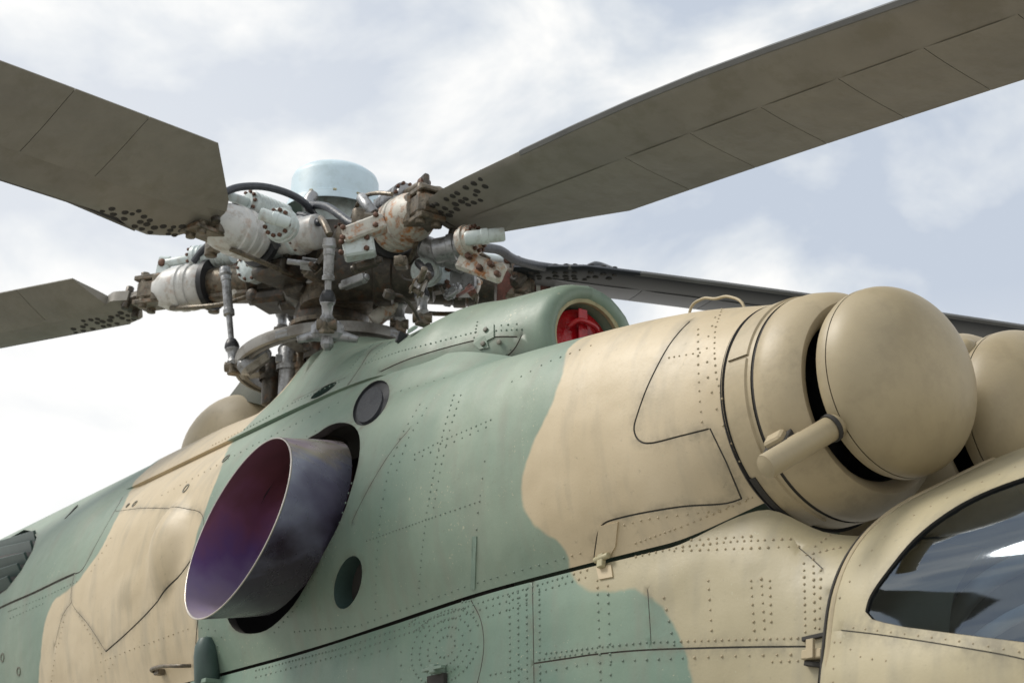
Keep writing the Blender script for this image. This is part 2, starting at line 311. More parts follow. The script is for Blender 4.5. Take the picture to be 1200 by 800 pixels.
class Surf:
    def __init__(s, stations, nu=420, nv=150, uu=None):
        S = np.array(stations, float)                       # (n,k,3)
        if uu is None: uu = np.concatenate([[0], np.cumsum(np.linalg.norm(np.diff(S, axis=0), axis=2).mean(1))])
        u = np.linspace(0, uu[-1], nu); D = pchip(uu, S, u)
        D = catmull(D, np.linspace(0, 1, nv))
        # re-space along the section by arc length so that v is metric
        for i in range(nu):
            ln = np.concatenate([[0], np.cumsum(np.linalg.norm(np.diff(D[i], axis=0), axis=1))]); t = np.linspace(0, ln[-1], nv)
            D[i] = np.stack([np.interp(t, ln, D[i][:, c]) for c in range(3)], 1)
        s.D = D; s.nu = nu; s.nv = nv
        s.Lu = uu[-1]; s.Lv = np.linalg.norm(np.diff(D, axis=1), axis=2).sum(1).mean()
        du = np.gradient(D, axis=0); dv = np.gradient(D, axis=1); Nn = np.cross(du, dv)
        Nn /= np.linalg.norm(Nn, axis=2, keepdims=True)+1e-12
        c = D[nu//2, nv//2]; 
        if Nn[nu//2, nv//2] @ (CAM-c) < 0: Nn = -Nn; s.flip = True
        else: s.flip = False
        s.Nm = Nn
        V = D.reshape(-1, 3); f = []
        idx = np.arange(nu*nv).reshape(nu, nv)
        s.quads = np.stack([idx[:-1, :-1], idx[1:, :-1], idx[1:, 1:], idx[:-1, 1:]], -1).reshape(-1, 4)
        s.bvh = BVHTree.FromPolygons([tuple(p) for p in V], [tuple(q) for q in s.quads.tolist()])
    def _b(s, T, U, V):
        a = np.clip(np.asarray(U, float)/s.Lu*(s.nu-1), 0, s.nu-1.0001); b = np.clip(np.asarray(V, float)/s.Lv*(s.nv-1), 0, s.nv-1.0001)
        i = a.astype(int); j = b.astype(int); x = (a-i)[..., None]; y = (b-j)[..., None]
        return T[i, j]*(1-x)*(1-y)+T[i+1, j]*x*(1-y)+T[i, j+1]*(1-x)*y+T[i+1, j+1]*x*y
    def P(s, U, V): return s._b(s.D, U, V)
    def Nn(s, U, V):
        n = s._b(s.Nm, U, V); return n/np.linalg.norm(n, axis=-1, keepdims=True)
    def hit(s, px, py, org=None, d=None):
        """sight line -> (U, V, distance)"""
        o = Vector(CAM if org is None else org); dd = Vector(ray(px, py) if d is None else d)
        loc, nor, fi, dist = s.bvh.ray_cast(o, dd)
        if loc is None: return None
        q = s.quads[fi]; i, j = divmod(int(q[0]), s.nv)
        p00, p10, p01 = s.D[i, j], s.D[i+1, j], s.D[i, j+1]; r = np.array(loc)-p00; a = p10-p00; b = p01-p00
        A = np.array([[a@a, a@b], [a@b, b@b]]); x, y = np.linalg.solve(A+np.eye(2)*1e-14, [a@r, b@r])
        return ((i+min(max(x, 0), 1))/(s.nu-1)*s.Lu, (j+min(max(y, 0), 1))/(s.nv-1)*s.Lv, dist)
def trace(surf, pts, step=5, smooth=True, keep=True):
    """photo polyline -> metric polyline on the surface"""
    q = smooth_line(pts, 8) if smooth else [np.array(p, float) for p in pts]
    out = []; acc = None
    for a, b in zip(q[:-1], q[1:]):
        n = max(1, int(np.linalg.norm(b-a)/step))
        out += [a+(b-a)*i/n for i in range(n)]
    out.append(q[-1]); res = []
    for p in out:
        h = surf.hit(p[0], p[1])
        if h: 
            c = np.array(h[:2])
            if not res or np.linalg.norm(c-res[-1]) > .012: res.append(c)
    return res
def seg_dist(P, segs):
    """min distance of points P (n,2) to segments (m,4)"""
    out = np.full(len(P), 1e9); which = np.zeros(len(P), int)
    for k, (ax, ay, bx, by) in enumerate(segs):
        d = np.array([bx-ax, by-ay]); L2 = d@d+1e-12; r = P-np.array([ax, ay]); t = np.clip(r@d/L2, 0, 1)
        dd = np.hypot(r[:, 0]-t*d[0], r[:, 1]-t*d[1]); m = dd < out; out[m] = dd[m]; which[m] = k
    return out, which
def in_poly(P, poly):
    x, y = P[:, 0], P[:, 1]; c = np.zeros(len(P), bool); n = len(poly)
    for i in range(n):
        x1, y1 = poly[i]; x2, y2 = poly[(i+1) % n]
        if y1 == y2: continue
        k = ((y1 > y) != (y2 > y)) & (x < (x2-x1)*(y-y1)/(y2-y1)+x1); c ^= k
    return c

CAMO = []            # tan areas as closed outlines in side elevation (x, z); filled in once the skins exist
def camo_sdf(P):
    xz = P[:, [0, 2]]; best = np.full(len(P), -1e3)
    for poly in CAMO:
        segs = [(*poly[i], *poly[(i+1) % len(poly)]) for i in range(len(poly))]
        d, _ = seg_dist(xz, segs); ins = in_poly(xz, poly); best = np.maximum(best, np.where(ins, d, -d))
    return best
def set_camo(me):
    co = np.empty(len(me.vertices)*3); me.vertices.foreach_get('co', co); a = me.attributes.new('camo', 'FLOAT', 'POINT')
    a.data.foreach_set('value', camo_sdf(co.reshape(-1, 3)).astype(np.float32))

def skin(surf, parent, seams=(), holes=(), res=.035, u0=0, u1=None, v0=0, v1=None, bulges=(), lift=0, name='skin_panel', m=None, mirror=False):
    """cuts the skin along its seams into separate sheets; every seam is a real V groove"""
    u1 = surf.Lu if u1 is None else u1; v1 = surf.Lv if v1 is None else v1
    nu = int((u1-u0)/res)+1; nv = int((v1-v0)/res)+1
    gu, gv = np.meshgrid(np.linspace(u0, u1, nu), np.linspace(v0, v1, nv), indexing='ij')
    G = np.stack([gu.ravel(), gv.ravel()], 1); inner = (G[:, 0] > u0+1e-6) & (G[:, 0] < u1-1e-6) & (G[:, 1] > v0+1e-6) & (G[:, 1] < v1-1e-6)
    G[inner] += rng.uniform(-.15, .15, (inner.sum(), 2))*res
    segs = []; wid = []
    for pts, w in seams:
        for a, b in zip(pts[:-1], pts[1:]): segs.append((*a, *b)); wid.append(w)
    hs = []
    for h in holes:
        for i in range(len(h)): hs.append((*h[i], *h[(i+1) % len(h)]))
    if segs:
        d, _ = seg_dist(G, segs); G = G[(d > .012) | ~inner]; inner = inner[(d > .012) | ~inner]
    if hs:
        d, _ = seg_dist(G, hs); k = (d > .01) | ~inner; G = G[k]; inner = inner[k]
    verts = [tuple(p) for p in G]; edges = []; 
    def clampp(p): return (min(max(p[0], u0), u1), min(max(p[1], v0), v1))
    for pts, w in seams:
        p = [np.array(q) for q in pts]
        off = []
        for i in range(len(p)):
            t = p[min(i+1, len(p)-1)]-p[max(i-1, 0)]; t = t/(np.linalg.norm(t)+1e-9); nn = np.array([-t[1], t[0]]); off.append(nn)
        for sgn in (-1, 0, 1):
            o = len(verts); verts += [clampp(p[i]+off[i]*w*.5*sgn) for i in range(len(p))]
            edges += [(o+i, o+i+1) for i in range(len(p)-1)]
    for h in holes:
        o = len(verts); verts += [clampp(q) for q in h]; edges += [(o+i, o+(i+1) % len(h)) for i in range(len(h))]
    vo, eo, fo, *_ = delaunay_2d_cdt([Vector(v) for v in verts], edges, [], 0, 1e-5)
    V = np.array([(v.x, v.y) for v in vo]); Fc = np.array([f[:] for f in fo])
    cen = V[Fc].mean(1); keep = np.ones(len(Fc), bool)
    for h in holes: keep &= ~in_poly(cen, [tuple(q) for q in h])
    groove = np.zeros(len(Fc), bool); depth = np.zeros(len(V))
    if segs:
        d, wh = seg_dist(cen, segs); W = np.array(wid)[wh]; groove = d < W*.5
        d, wh = seg_dist(V, segs); W = np.array(wid)[wh]; depth = np.where(d < W*.22, np.minimum(W*1.1, .012), 0)
    P = surf.P(V[:, 0], V[:, 1]); Nn = surf.Nn(V[:, 0], V[:, 1])
    for (c, r, hgt) in bulges:
        q = ((V[:, 0]-c[0])/r[0])**2+((V[:, 1]-c[1])/r[1])**2; depth -= hgt*np.clip(1-q, 0, 1)**1.5
    P = P+Nn*(lift-depth)[:, None]
    if mirror: P = P*np.array([1, -1, 1])
    # orientation
    a, b, c = V[Fc[:, 0]], V[Fc[:, 1]], V[Fc[:, 2]]
    area = (b[:, 0]-a[:, 0])*(c[:, 1]-a[:, 1])-(b[:, 1]-a[:, 1])*(c[:, 0]-a[:, 0]); keep &= np.abs(area) > 1e-9
    fl = (area < 0) ^ surf.flip ^ mirror; Fc[fl] = Fc[fl][:, ::-1]
    # connected sheets
    par = list(range(len(Fc)))
    def find(x):
        while par[x] != x: par[x] = par[par[x]]; x = par[x]
        return x
    em = {}
    for k in np.nonzero(keep & ~groove)[0]:
        f = Fc[k]
        for i in range(3):
            e_ = (min(f[i], f[(i+1) % 3]), max(f[i], f[(i+1) % 3]))
            if e_ in em: par[find(k)] = find(em[e_])
            else: em[e_] = k
    comp = {}
    for k in np.nonzero(keep & ~groove)[0]: comp.setdefault(find(k), []).append(k)
    obs = []; loose = []
    big = sorted(comp.values(), key=len, reverse=True)
    allsegs = segs+hs
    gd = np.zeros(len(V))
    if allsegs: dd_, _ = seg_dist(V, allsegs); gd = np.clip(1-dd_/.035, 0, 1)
    def emit(ks, nm, mm, camo=True):
        f = Fc[ks]; ids, inv = np.unique(f, return_inverse=True); me = mesh(nm, P[ids], inv.reshape(-1, 3)); me.materials.append(mm)
        if camo: set_camo(me)
        ga = me.attributes.new('seam_shade_grime', 'FLOAT', 'POINT'); ga.data.foreach_set('value', gd[ids].astype(np.float32))
        return link(nm, me, parent)
    for ks in big:
        if len(ks) < 10: loose += ks; continue
        obs.append(emit(ks, name, m or M['camo']))
    g = list(np.nonzero(keep & groove)[0])+loose
    if g:
        o = emit(g, 'seam', M['seam']); o['kind'] = 'stuff'
    return obs
M['seam'] = mat('seam_grime', (.075, .07, .055), .8, var=.3, scale=30)

def understructure(surf, name, parent, inset=.03, keepf=None, step=6, mirror=False):
    D = (surf.D-surf.Nm*inset)[::step, ::3]; a, b = D.shape[:2]; idx = np.arange(a*b).reshape(a, b)
    q = np.stack([idx[:-1, :-1], idx[1:, :-1], idx[1:, 1:], idx[:-1, 1:]], -1).reshape(-1, 4)
    P = D.reshape(-1, 3)
    if mirror: P = P*np.array([1, -1, 1])
    if keepf is not None: q = q[keepf(P[q].mean(1))]
    me = mesh(name, P, q); return link(name, me, parent, M['gap'])

def ribbon(surf, loop, depth, parent, name, m, back=True, cap=None):
    """inner wall of an opening, with a closed back"""
    L_ = np.array(loop); P = surf.P(L_[:, 0], L_[:, 1]); Nn = surf.Nn(L_[:, 0], L_[:, 1]); n = len(P)
    n0 = Nn.mean(0); n0 /= np.linalg.norm(n0)
    V = list(P+n0*.001)+list(P-n0*depth); f = [(i, (i+1) % n, n+(i+1) % n, n+i) for i in range(n)]
    o = link(name, mesh(name, V, f), parent, m)
    if back:
        V2 = list(P-n0*depth); V2.append((P-n0*depth).mean(0)); f2 = [(i, (i+1) % n, n) for i in range(n)]
        ob = link('backing', mesh('backing', V2, f2), o, cap or M['black'], False)
    return o
def densify(pts, step=8, closed=False):
    out = []; q = list(pts)+([pts[0]] if closed else [])
    for a, b in zip(q[:-1], q[1:]):
        a = np.array(a, float); b = np.array(b, float); n = max(1, int(np.linalg.norm(b-a)/step)); out += [a+(b-a)*i/n for i in range(n)]
    if not closed: out.append(np.array(q[-1], float))
    return out
def rivets(rows, name, parent, m, surfs, r=.0044, lift=.0):
    """rows of dome rivets laid on the skins; rows = [(photo polyline, pitch in metres)]"""
    v = []; f = []
    for pts, pitch in rows:
        pl = densify(pts, 2); last = None
        for p in pl:
            best = None
            for s in surfs:
                h = s.hit(p[0], p[1])
                if h and (best is None or h[2] < best[1][2]): best = (s, h)
            if not best: continue
            s, h = best; P = s.P(h[0], h[1]); 
            if last is not None and np.linalg.norm(P-last) < pitch: continue
            last = P; Nn = Vector(s.Nn(h[0], h[1])); e1 = Nn.orthogonal().normalized(); e2 = Nn.cross(e1); rr = r*random.uniform(.85, 1.2); P = Vector(P)+Nn*lift
            o = len(v)
            for rad, hh in ((1, -.0005), (.72, .0024)):
                for k in range(7):
                    a = 2*pi*k/7; v.append(P+(e1*cos(a)+e2*sin(a))*rr*rad+Nn*hh*rr/.0042)
            v.append(P+Nn*.0034*rr/.0042)
            for k in range(7):
                f.append((o+k, o+(k+1) % 7, o+7+(k+1) % 7, o+7+k)); f.append((o+7+k, o+7+(k+1) % 7, o+14))
    if v:
        me = mesh(name, v, f); o = link(name, me, parent, m); o['kind'] = 'stuff'; set_camo(me); return o

# ================================================================== THE HELICOPTER
heli = bpy.data.objects.new('attack_helicopter', None); scene.collection.objects.link(heli)
heli.location = (0, 0, 0)
heli['label'] = 'green and tan camouflaged military helicopter with drooping main rotor blades and domed engine intakes'
heli['category'] = 'helicopter'

YE, ZE = -.345, 2.912       # starboard engine axis
def sec(x, pts): return [(x, y, z) for y, z in pts]
def arc(x, yc, zc, R, angs): return [(x, yc+R*cos(radians(a)), zc+R*sin(radians(a))) for a in angs]
AN = [238, 214, 190, 166, 142, 118, 94, 66, 35]
roof = [(-.78, 2.40), (-.845, 2.68), (-.875, 2.98), (-.85, 3.27), (-.74, 3.53), (-.55, 3.74), (-.36, 3.91), (-.18, 4.01), (0, 4.04)]
B_st = [
 sec(-12.5, roof), sec(-7.0, roof), sec(-6.0, roof), sec(-5.75, roof),
 sec(-5.3, [(-.78, 2.40), (-.84, 2.62), (-.873, 2.85), (-.87, 3.07), (-.83, 3.28), (-.75, 3.46), (-.65, 3.59), (-.54, 3.69), (-.42, 3.78)]),
 sec(-3.3, [(-.78, 2.40), (-.84, 2.62), (-.873, 2.85), (-.87, 3.07), (-.83, 3.28), (-.75, 3.46), (-.65, 3.59), (-.54, 3.69), (-.42, 3.78)]),
 sec(-2.85, [(-.78, 2.405), (-.84, 2.62), (-.87, 2.85), (-.865, 3.07), (-.815, 3.28), (-.72, 3.43), (-.63, 3.54), (-.545, 3.66), (-.45, 3.74)]),
 sec(-2.4, [(-.78, 2.42), (-.84, 2.62), (-.865, 2.84), (-.86, 3.06), (-.81, 3.26), (-.70, 3.42), (-.58, 3.51), (-.51, 3.60), (-.44, 3.68)]),
 sec(-2.0, [(-.78, 2.435), (-.84, 2.62), (-.862, 2.83), (-.85, 3.04), (-.80, 3.24), (-.68, 3.42), (-.52, 3.49), (-.42, 3.52), (-.34, 3.56)]),
 sec(-1.65, [(-.77, 2.447), (-.83, 2.63), (-.855, 2.83), (-.845, 3.03), (-.79, 3.22), (-.67, 3.39), (-.48, 3.47), (-.24, 3.47), (0, 3.42)]),
 sec(-1.2, [(-.745, 2.452), (-.81, 2.62), (-.84, 2.81), (-.832, 3.00), (-.78, 3.19), (-.665, 3.345), (-.47, 3.42), (-.24, 3.41), (0, 3.34)]),
 sec(-.75, [(-.69, 2.462), (-.765, 2.64), (-.80, 2.82), (-.79, 3.01), (-.73, 3.18), (-.61, 3.31), (-.42, 3.365), (-.2, 3.32), (0, 3.2)]),
 arc(-.40, YE+.006, ZE-.012, .402, AN),
]
SB = Surf(B_st, 520, 150)
ATOP = [(-12.5, -.78, 2.385), (-3.3, -.78, 2.385), (-2.4, -.78, 2.405), (-1.65, -.77, 2.432), (-1.2, -.745, 2.437), (-.75, -.69, 2.445)]
A_st = []
for x, y, z in ATOP:
    k = (y+.78)
    A_st.append([(x, y, z), (x, y-.022-.2*k*0, z-.12), (x, -.805+k, 2.20), (x, -.81+k, 2.02), (x, -.80+k, 1.82), (x, -.77+k, 1.6), (x, -.70+k, 1.35)])
A_st.append([(-.42, -.555, 2.535), (-.42, -.60, 2.45), (-.42, -.645, 2.31), (-.42, -.67, 2.11), (-.42, -.67, 1.87), (-.42, -.66, 1.6), (-.42, -.60, 1.35)])
A_st.append([(-.22, -.46, 2.43), (-.22, -.535, 2.375), (-.22, -.605, 2.26), (-.22, -.645, 2.08), (-.22, -.665, 1.83), (-.22, -.65, 1.6), (-.22, -.6, 1.35)])
A_st.append([(0., -.38, 2.385), (0., -.49, 2.335), (0., -.58, 2.23), (0., -.62, 2.05), (0., -.63, 1.8), (0., -.62, 1.6), (0., -.57, 1.35)])
A_st.append([(.3, -.35, 2.30), (.3, -.44, 2.22), (.3, -.52, 2.12), (.3, -.56, 1.95), (.3, -.57, 1.75), (.3, -.56, 1.55), (.3, -.5, 1.35)])
SA = Surf(A_st, 420, 100)
AC = [232, 209, 186, 163, 140, 115, 90]
def full(pts, x): return [(x, y, z) for y, z in pts]
C_st = [
 arc(-2.20, 0, 3.70, .185, AC), arc(-2.06, 0, 3.70, .19, AC), arc(-1.99, 0, 3.70, .20, AC), arc(-1.955, 0, 3.70, .215, AC), arc(-1.95, 0, 3.70, .24, AC),
 arc(-1.98, 0, 3.695, .272, AC), arc(-2.05, 0, 3.69, .295, AC),
 full([(-.25, 3.48), (-.315, 3.55), (-.345, 3.65), (-.325, 3.78), (-.25, 3.90), (-.13, 3.975), (0, 3.995)], -2.2),
 full([(-.40, 3.575), (-.42, 3.65), (-.405, 3.74), (-.35, 3.84), (-.255, 3.935), (-.13, 4.005), (0, 4.025)], -2.4),
 full([(-.50, 3.625), (-.495, 3.70), (-.46, 3.79), (-.385, 3.89), (-.27, 3.98), (-.13, 4.04), (0, 4.06)], -2.6),
 full([(-.545, 3.68), (-.525, 3.74), (-.475, 3.81), (-.39, 3.895), (-.27, 3.975), (-.13, 4.03), (0, 4.045)], -2.95),
 full([(-.555, 3.695), (-.53, 3.75), (-.48, 3.83), (-.40, 3.93), (-.29, 4.03), (-.15, 4.09), (0, 4.11)], -3.4),
 full([(-.555, 3.70), (-.53, 3.75), (-.47, 3.84), (-.40, 3.97), (-.31, 4.12), (-.17, 4.21), (0, 4.24)], -3.8),
 full([(-.555, 3.70), (-.53, 3.745), (-.475, 3.80), (-.40, 3.87), (-.29, 3.94), (-.15, 4.00), (0, 4.02)], -4.3),
 full([(-.555, 3.70), (-.53, 3.74), (-.475, 3.80), (-.39, 3.88), (-.28, 3.97), (-.14, 4.035), (0, 4.055)], -5.0),
 full([(-.555, 3.70), (-.53, 3.74), (-.475, 3.80), (-.39, 3.88), (-.28, 3.97), (-.14, 4.035), (0, 4.055)], -5.65),
]
SC = Surf(C_st, 420, 110)
# canopy: hoop behind the pilot's door seen in the photograph, carried forward
hoop = [onX(px, py, x) for px, py, x in ((962, 830, -.06), (966, 760, -.06), (976, 692, -.05), (1000, 641, -.04), (1040, 602, -.02), (1100, 570, 0), (1175, 535, .02), (1240, 515, .04))]
hoop += [A_([.05, hoop[-1][1]+.22, hoop[-1][2]+.03]), A_([.05, hoop[-1][1]+.44, hoop[-1][2]-.02]), A_([.05, hoop[-1][1]+.62, hoop[-1][2]-.16]), A_([.05, hoop[-1][1]+.70, hoop[-1][2]-.5]), A_([.05, hoop[-1][1]+.66, 1.4])]
def cshift(dx, dy, dz): return [(p[0]+dx, p[1]*(1+dy*.3)+dy*.2*(p[1]-.1), p[2]+dz*(p[2]-1.9)) for p in hoop]
D_st = [cshift(0, 0, 0), cshift(.05, .03, .015), cshift(.4, .06, .03), cshift(.9, .05, .03), cshift(1.5, -.1, -.05), cshift(2.1, -.5, -.35)]
cc_ = A_([2.9, .2, 1.75]); D_st.append([cc_+(A_(p)-A_([0, .2, 1.9]))*A_([1, .12, .12]) for p in hoop])
D_st = [[(*A_([s[0][0], s[0][1]+.04, 1.35]),)]+list(s) for s in D_st]
SD = Surf(D_st, 200, 260)

# camouflage: tan fields traced on the skins, kept as outlines in side elevation
def elev(px, py):
    best = None
    for s in (SB, SA, SC, SD):
        h = s.hit(px, py)
        if h and (best is None or h[2] < best[0]): best = (h[2], s.P(h[0], h[1]))
    return (best[1][0], best[1][2]) if best is not None else None
def outline(pts):
    o = []
    for p in densify(smooth_line(pts, 4), 6):
        e_ = elev(*p)
        if e_ and (not o or (abs(e_[0]-o[-1][0])+abs(e_[1]-o[-1][1]) > .01)): o.append(e_)
    return o
t1 = outline([(664, 411), (662, 428), (656, 450), (643, 480), (624, 520), (612, 555), (611, 578), (618, 603), (635, 622), (655, 636), (664, 650), (667, 664), (675, 682), (690, 693), (715, 693), (745, 689), (768, 702), (785, 724), (798, 755), (808, 780), (813, 799)])
CAMO.append([(3, 4.6), (t1[0][0]-.02, 4.6)] + t1 + [(t1[-1][0]+.03, 1.0), (3, 1.0)])
t2a = outline([(45, 799), (50, 745), (62, 705), (88, 684), (115, 648), (135, 610), (155, 572)])
t2b = outline([(335, 456), (300, 490), (268, 525), (256, 558), (243, 590), (225, 650), (228, 700), (232, 740), (231, 799)])
CAMO.append([(t2a[0][0], 1.0)] + t2a + [(t2a[-1][0]-.15, 3.98), (-5.9, 4.6), (t2b[0][0]+.1, 4.6)] + t2b + [(t2b[-1][0], 1.0)])

# ---- engine cowling and side skin
cowl = understructure(SB, 'engine_cowling', heli, .035, keepf=lambda c: ~((c[:, 0] > -3.75) & (c[:, 0] < -2.45) & (c[:, 2] > 2.48) & (c[:, 2] < 3.42)))
def seam(surf, pts, w, **k): return (trace(surf, pts, **k), w*.85)
hole_px = [tuple(p) for p in smooth_line([(373, 507), (385, 499), (399, 495), (413, 498), (421, 510), (421, 534), (414, 565), (399, 610), (374, 657), (350, 700), (332, 722), (312, 738), (292, 742), (276, 738), (266, 722), (262, 695), (270, 650), (290, 600), (318, 552), (345, 524), (373, 507)], 3)][:-1]
vent1 = [(435+cos(a)*19*cos(.35)+sin(a)*29*sin(.42), 472-sin(a)*29*cos(.42)+cos(a)*16*sin(.1)) for a in np.linspace(0, 2*pi, 28, endpoint=False)]
vent2 = [(408+cos(a)*15+sin(a)*7, 682-sin(a)*31+cos(a)*1) for a in np.linspace(0, 2*pi, 26, endpoint=False)]
def loop(surf, pts):
    r = []
    for p in densify(pts, 7, True):
        h = surf.hit(*p)
        if h: r.append(np.array(h[:2]))
    return r
HX, HV1, HV2 = loop(SB, hole_px), loop(SB, vent1), loop(SB, vent2)
HL = loop(SB, [(-30, 632), (-8, 624), (18, 619), (38, 622), (43, 629), (38, 645), (25, 668), (8, 690), (-12, 704), (-32, 712)])
bs = [
 seam(SB, [(809, 376), (796, 389), (780, 411), (760, 450), (747, 485), (743, 503), (749, 516), (763, 519), (796, 511), (832, 502)], .009),
 seam(SB, [(832, 502), (851, 541), (869, 584)], .007, smooth=False),
 seam(SB, [(869, 584), (848, 590), (802, 593), (757, 600), (725, 607), (708, 613), (701, 624), (698, 640), (696, 657)], .009),
 seam(SB, [(412, 612), (425, 585), (444, 551), (462, 524), (482, 500)], .004),
 seam(SB, [(232, 726), (230, 745), (228, 800)], .009),
 seam(SB, [(144, 582), (129, 608), (115, 633), (97, 666), (87, 672)], .008),
 seam(SB, [(87, 672), (69, 680), (40, 694), (8, 708), (-20, 722)], .016),
 seam(SB, [(135, 599), (168, 595), (207, 596), (230, 598), (238, 606), (238, 622), (230, 646)], .005),
 seam(SB, [(230, 646), (212, 672), (176, 714), (150, 740), (124, 763)], .012),
 seam(SB, [(124, 763), (104, 732), (84, 705), (87, 672)], .005),
 seam(SB, [(64, 757), (73, 722), (84, 705)], .004),
]
hb = SB.hit(196, 640); hb2 = SB.hit(150, 690)
sB = skin(SB, cowl, bs, [HX, HV1, HV2, HL], bulges=[((hb[0], hb[1]), (.21, .34), .075), ((hb2[0], hb2[1]), (.18, .14), .012)])
MB().box((-7.1, -.72, 2.41), 11.0, .05, .12).build('hinge_light_block', M['gap'], cowl)  # added dark bar, stops light leaking through the hinge gap
MB().box((-7.6, -.02, 2.5), 9.6, .02, 2.2).build('keel_web', M['gap'], cowl)
# ---- lower fuselage side
low = understructure(SA, 'fuselage_side', heli, .035)
asm = [
 seam(SA, [(624, 682), (625, 740), (626, 812)], .005, smooth=False),
 seam(SA, [(625, 777), (665, 771), (700, 766), (760, 761), (860, 758), (950, 757)], .007),
 seam(SA, [(552, 703), (563, 725), (567, 752), (564, 780), (556, 812)], .005),
 seam(SA, [(936, 641), (950, 653), (964, 666)], .004),
 seam(SA, [(975, 692), (967, 735), (962, 775), (958, 812)], .009),
 seam(SA, [(759, 690), (761, 720), (763, 752)], .004),
]
skin(SA, low, asm, m=M['camo_k'])
# ---- fan fairing / gearbox cowling
gbx = understructure(SC, 'gearbox_cowling', heli, .03, keepf=lambda c: ~((c[:, 0] < -3.83) & (c[:, 0] > -4.95) & (c[:, 1] > -.5)) & (c[:, 0] < -2.28))
def cut_hole():
    a = [np.array(SC.hit(px, py)[:2]) for px, py in ((313, 466), (335, 454), (357, 440), (368, 425), (380, 410)) if SC.hit(px, py)]
    up = [a[-1]+np.array([-.03, .10]), a[-1]+np.array([-.10, .25]), np.array([a[-1][0]-.14, SC.Lv])]
    return a+up+[np.array([a[0][0]+.22, SC.Lv]), np.array([a[0][0]+.12, a[0][1]+.3])]
MH = cut_hole()
slot = loop(SC, [(365+cos(a)*15+15, 458-cos(a)*9-sin(a)*4) for a in np.linspace(0, 2*pi, 20, endpoint=False)])
cs = [
 seam(SC, [(449, 402), (434, 413), (422, 432), (405, 456)], .006),
 seam(SC, [(612, 393), (604, 408), (592, 420), (582, 428)], .006),
 seam(SC, [(344, 470), (372, 457), (405, 443)], .003),
 seam(SC, [(606, 395), (575, 396), (530, 406), (480, 421), (446, 436)], .008),
]
skin(SC, gbx, cs, [MH, slot], lift=.004, res=.035)
skin(SC, gbx, (), [MH], mirror=True, res=.06, lift=.004)
# lower lip of the gearbox cowling, a thin turned-in edge standing proud of the skin below
hh = np.linspace(.9, SC.Lu, 160); Pp = SC.P(hh, hh*0+.001); Nn = SC.Nn(hh, hh*0+.01)
vv = list(Pp+Nn*.004)+list(Pp-Nn*.03); nn_ = len(Pp)
link('cowling_lip', mesh('cowling_lip', vv, [(i, i+1, nn_+i+1, nn_+i) for i in range(nn_-1)]), gbx, M['camo'])
set_camo(bpy.data.meshes['cowling_lip'])
# port side, seen only over the top
portc = skin(SB, heli, (), [], mirror=True, res=.12, name='cowling_skin')
# ---- canopy with its side window
wins = loop(SD, densify(smooth_line([(1014, 716), (1020, 697), (1040, 668), (1072, 630), (1110, 600), (1150, 578), (1200, 559), (1262, 540)], 4), 9)+[(1262, 765), (1200, 752), (1120, 742), (1060, 734), (1036, 729), (1022, 725)])
can = skin(SD, heli, [seam(SD, [(1262, 792), (1200, 772), (1120, 757), (1036, 744), (985, 738)], .004)], [wins], name='canopy_frame', res=.03, m=M['camo_k'])
for o in can[1:]: o.parent = can[0]
can = can[0]
# pane, set 8 mm behind the frame
def pane(surf, lp, name, m, inset, parent):
    L_ = np.array(lp); lo = L_.min(0); hi = L_.max(0); g = np.stack(np.meshgrid(np.arange(lo[0], hi[0], .03), np.arange(lo[1], hi[1], .03), indexing='ij'), -1).reshape(-1, 2)
    g = g[in_poly(g, [tuple(q) for q in L_])]; vs = [tuple(q) for q in L_]+[tuple(q) for q in g]; n = len(L_)
    vo, eo, fo, *_ = delaunay_2d_cdt([Vector(v) for v in vs], [(i, (i+1) % n) for i in range(n)], [], 1, 1e-5)
    V = np.array([(v.x, v.y) for v in vo]); P = surf.P(V[:, 0], V[:, 1])-surf.Nn(V[:, 0], V[:, 1])*inset
    f = np.array([q[:] for q in fo]); f = f[:, ::-1] if surf.flip else f
    ctr = P[f].mean((0, 1)); nn = np.cross(P[f[:, 1]]-P[f[:, 0]], P[f[:, 2]]-P[f[:, 0]]).sum(0)
    if nn @ (CAM-ctr) < 0: f = f[:, ::-1]
    return link(name, mesh(name, P, f), parent, m)
pn = pane(SD, wins, 'window_pane', M['glass'], .008, can)
ribbon(SD, wins, .02, can, 'window_rebate', M['gap'], back=False)

seal = MB(); hp = [Vector(p)+Vector((-.004, 0, 0)) for p in hoop]; seal.tube(hp, .006, 8); seal.build('canopy_seal', M['gap'], heli)
rim_ = MB(); rim_.tube([Vector(p)+Vector((.022, 0, .004)) for p in hoop], .011, 8); rim_.build('canopy_edge', M['tan'], can)
# ---- small fittings on the skins -------------------------------------------------
def frame_at(surf, px, py):
    h = surf.hit(px, py); k = 0
    while h is None and k < 60:                 # just off the edge of the skin: step inward
        k += 1; px += (600-px)*.004; py += 3 if px < 900 and py < 700 else -3; h = surf.hit(px, py)
    P = surf.P(h[0], h[1]); n = surf.Nn(h[0], h[1])
    return Vector(P), Vector(n)
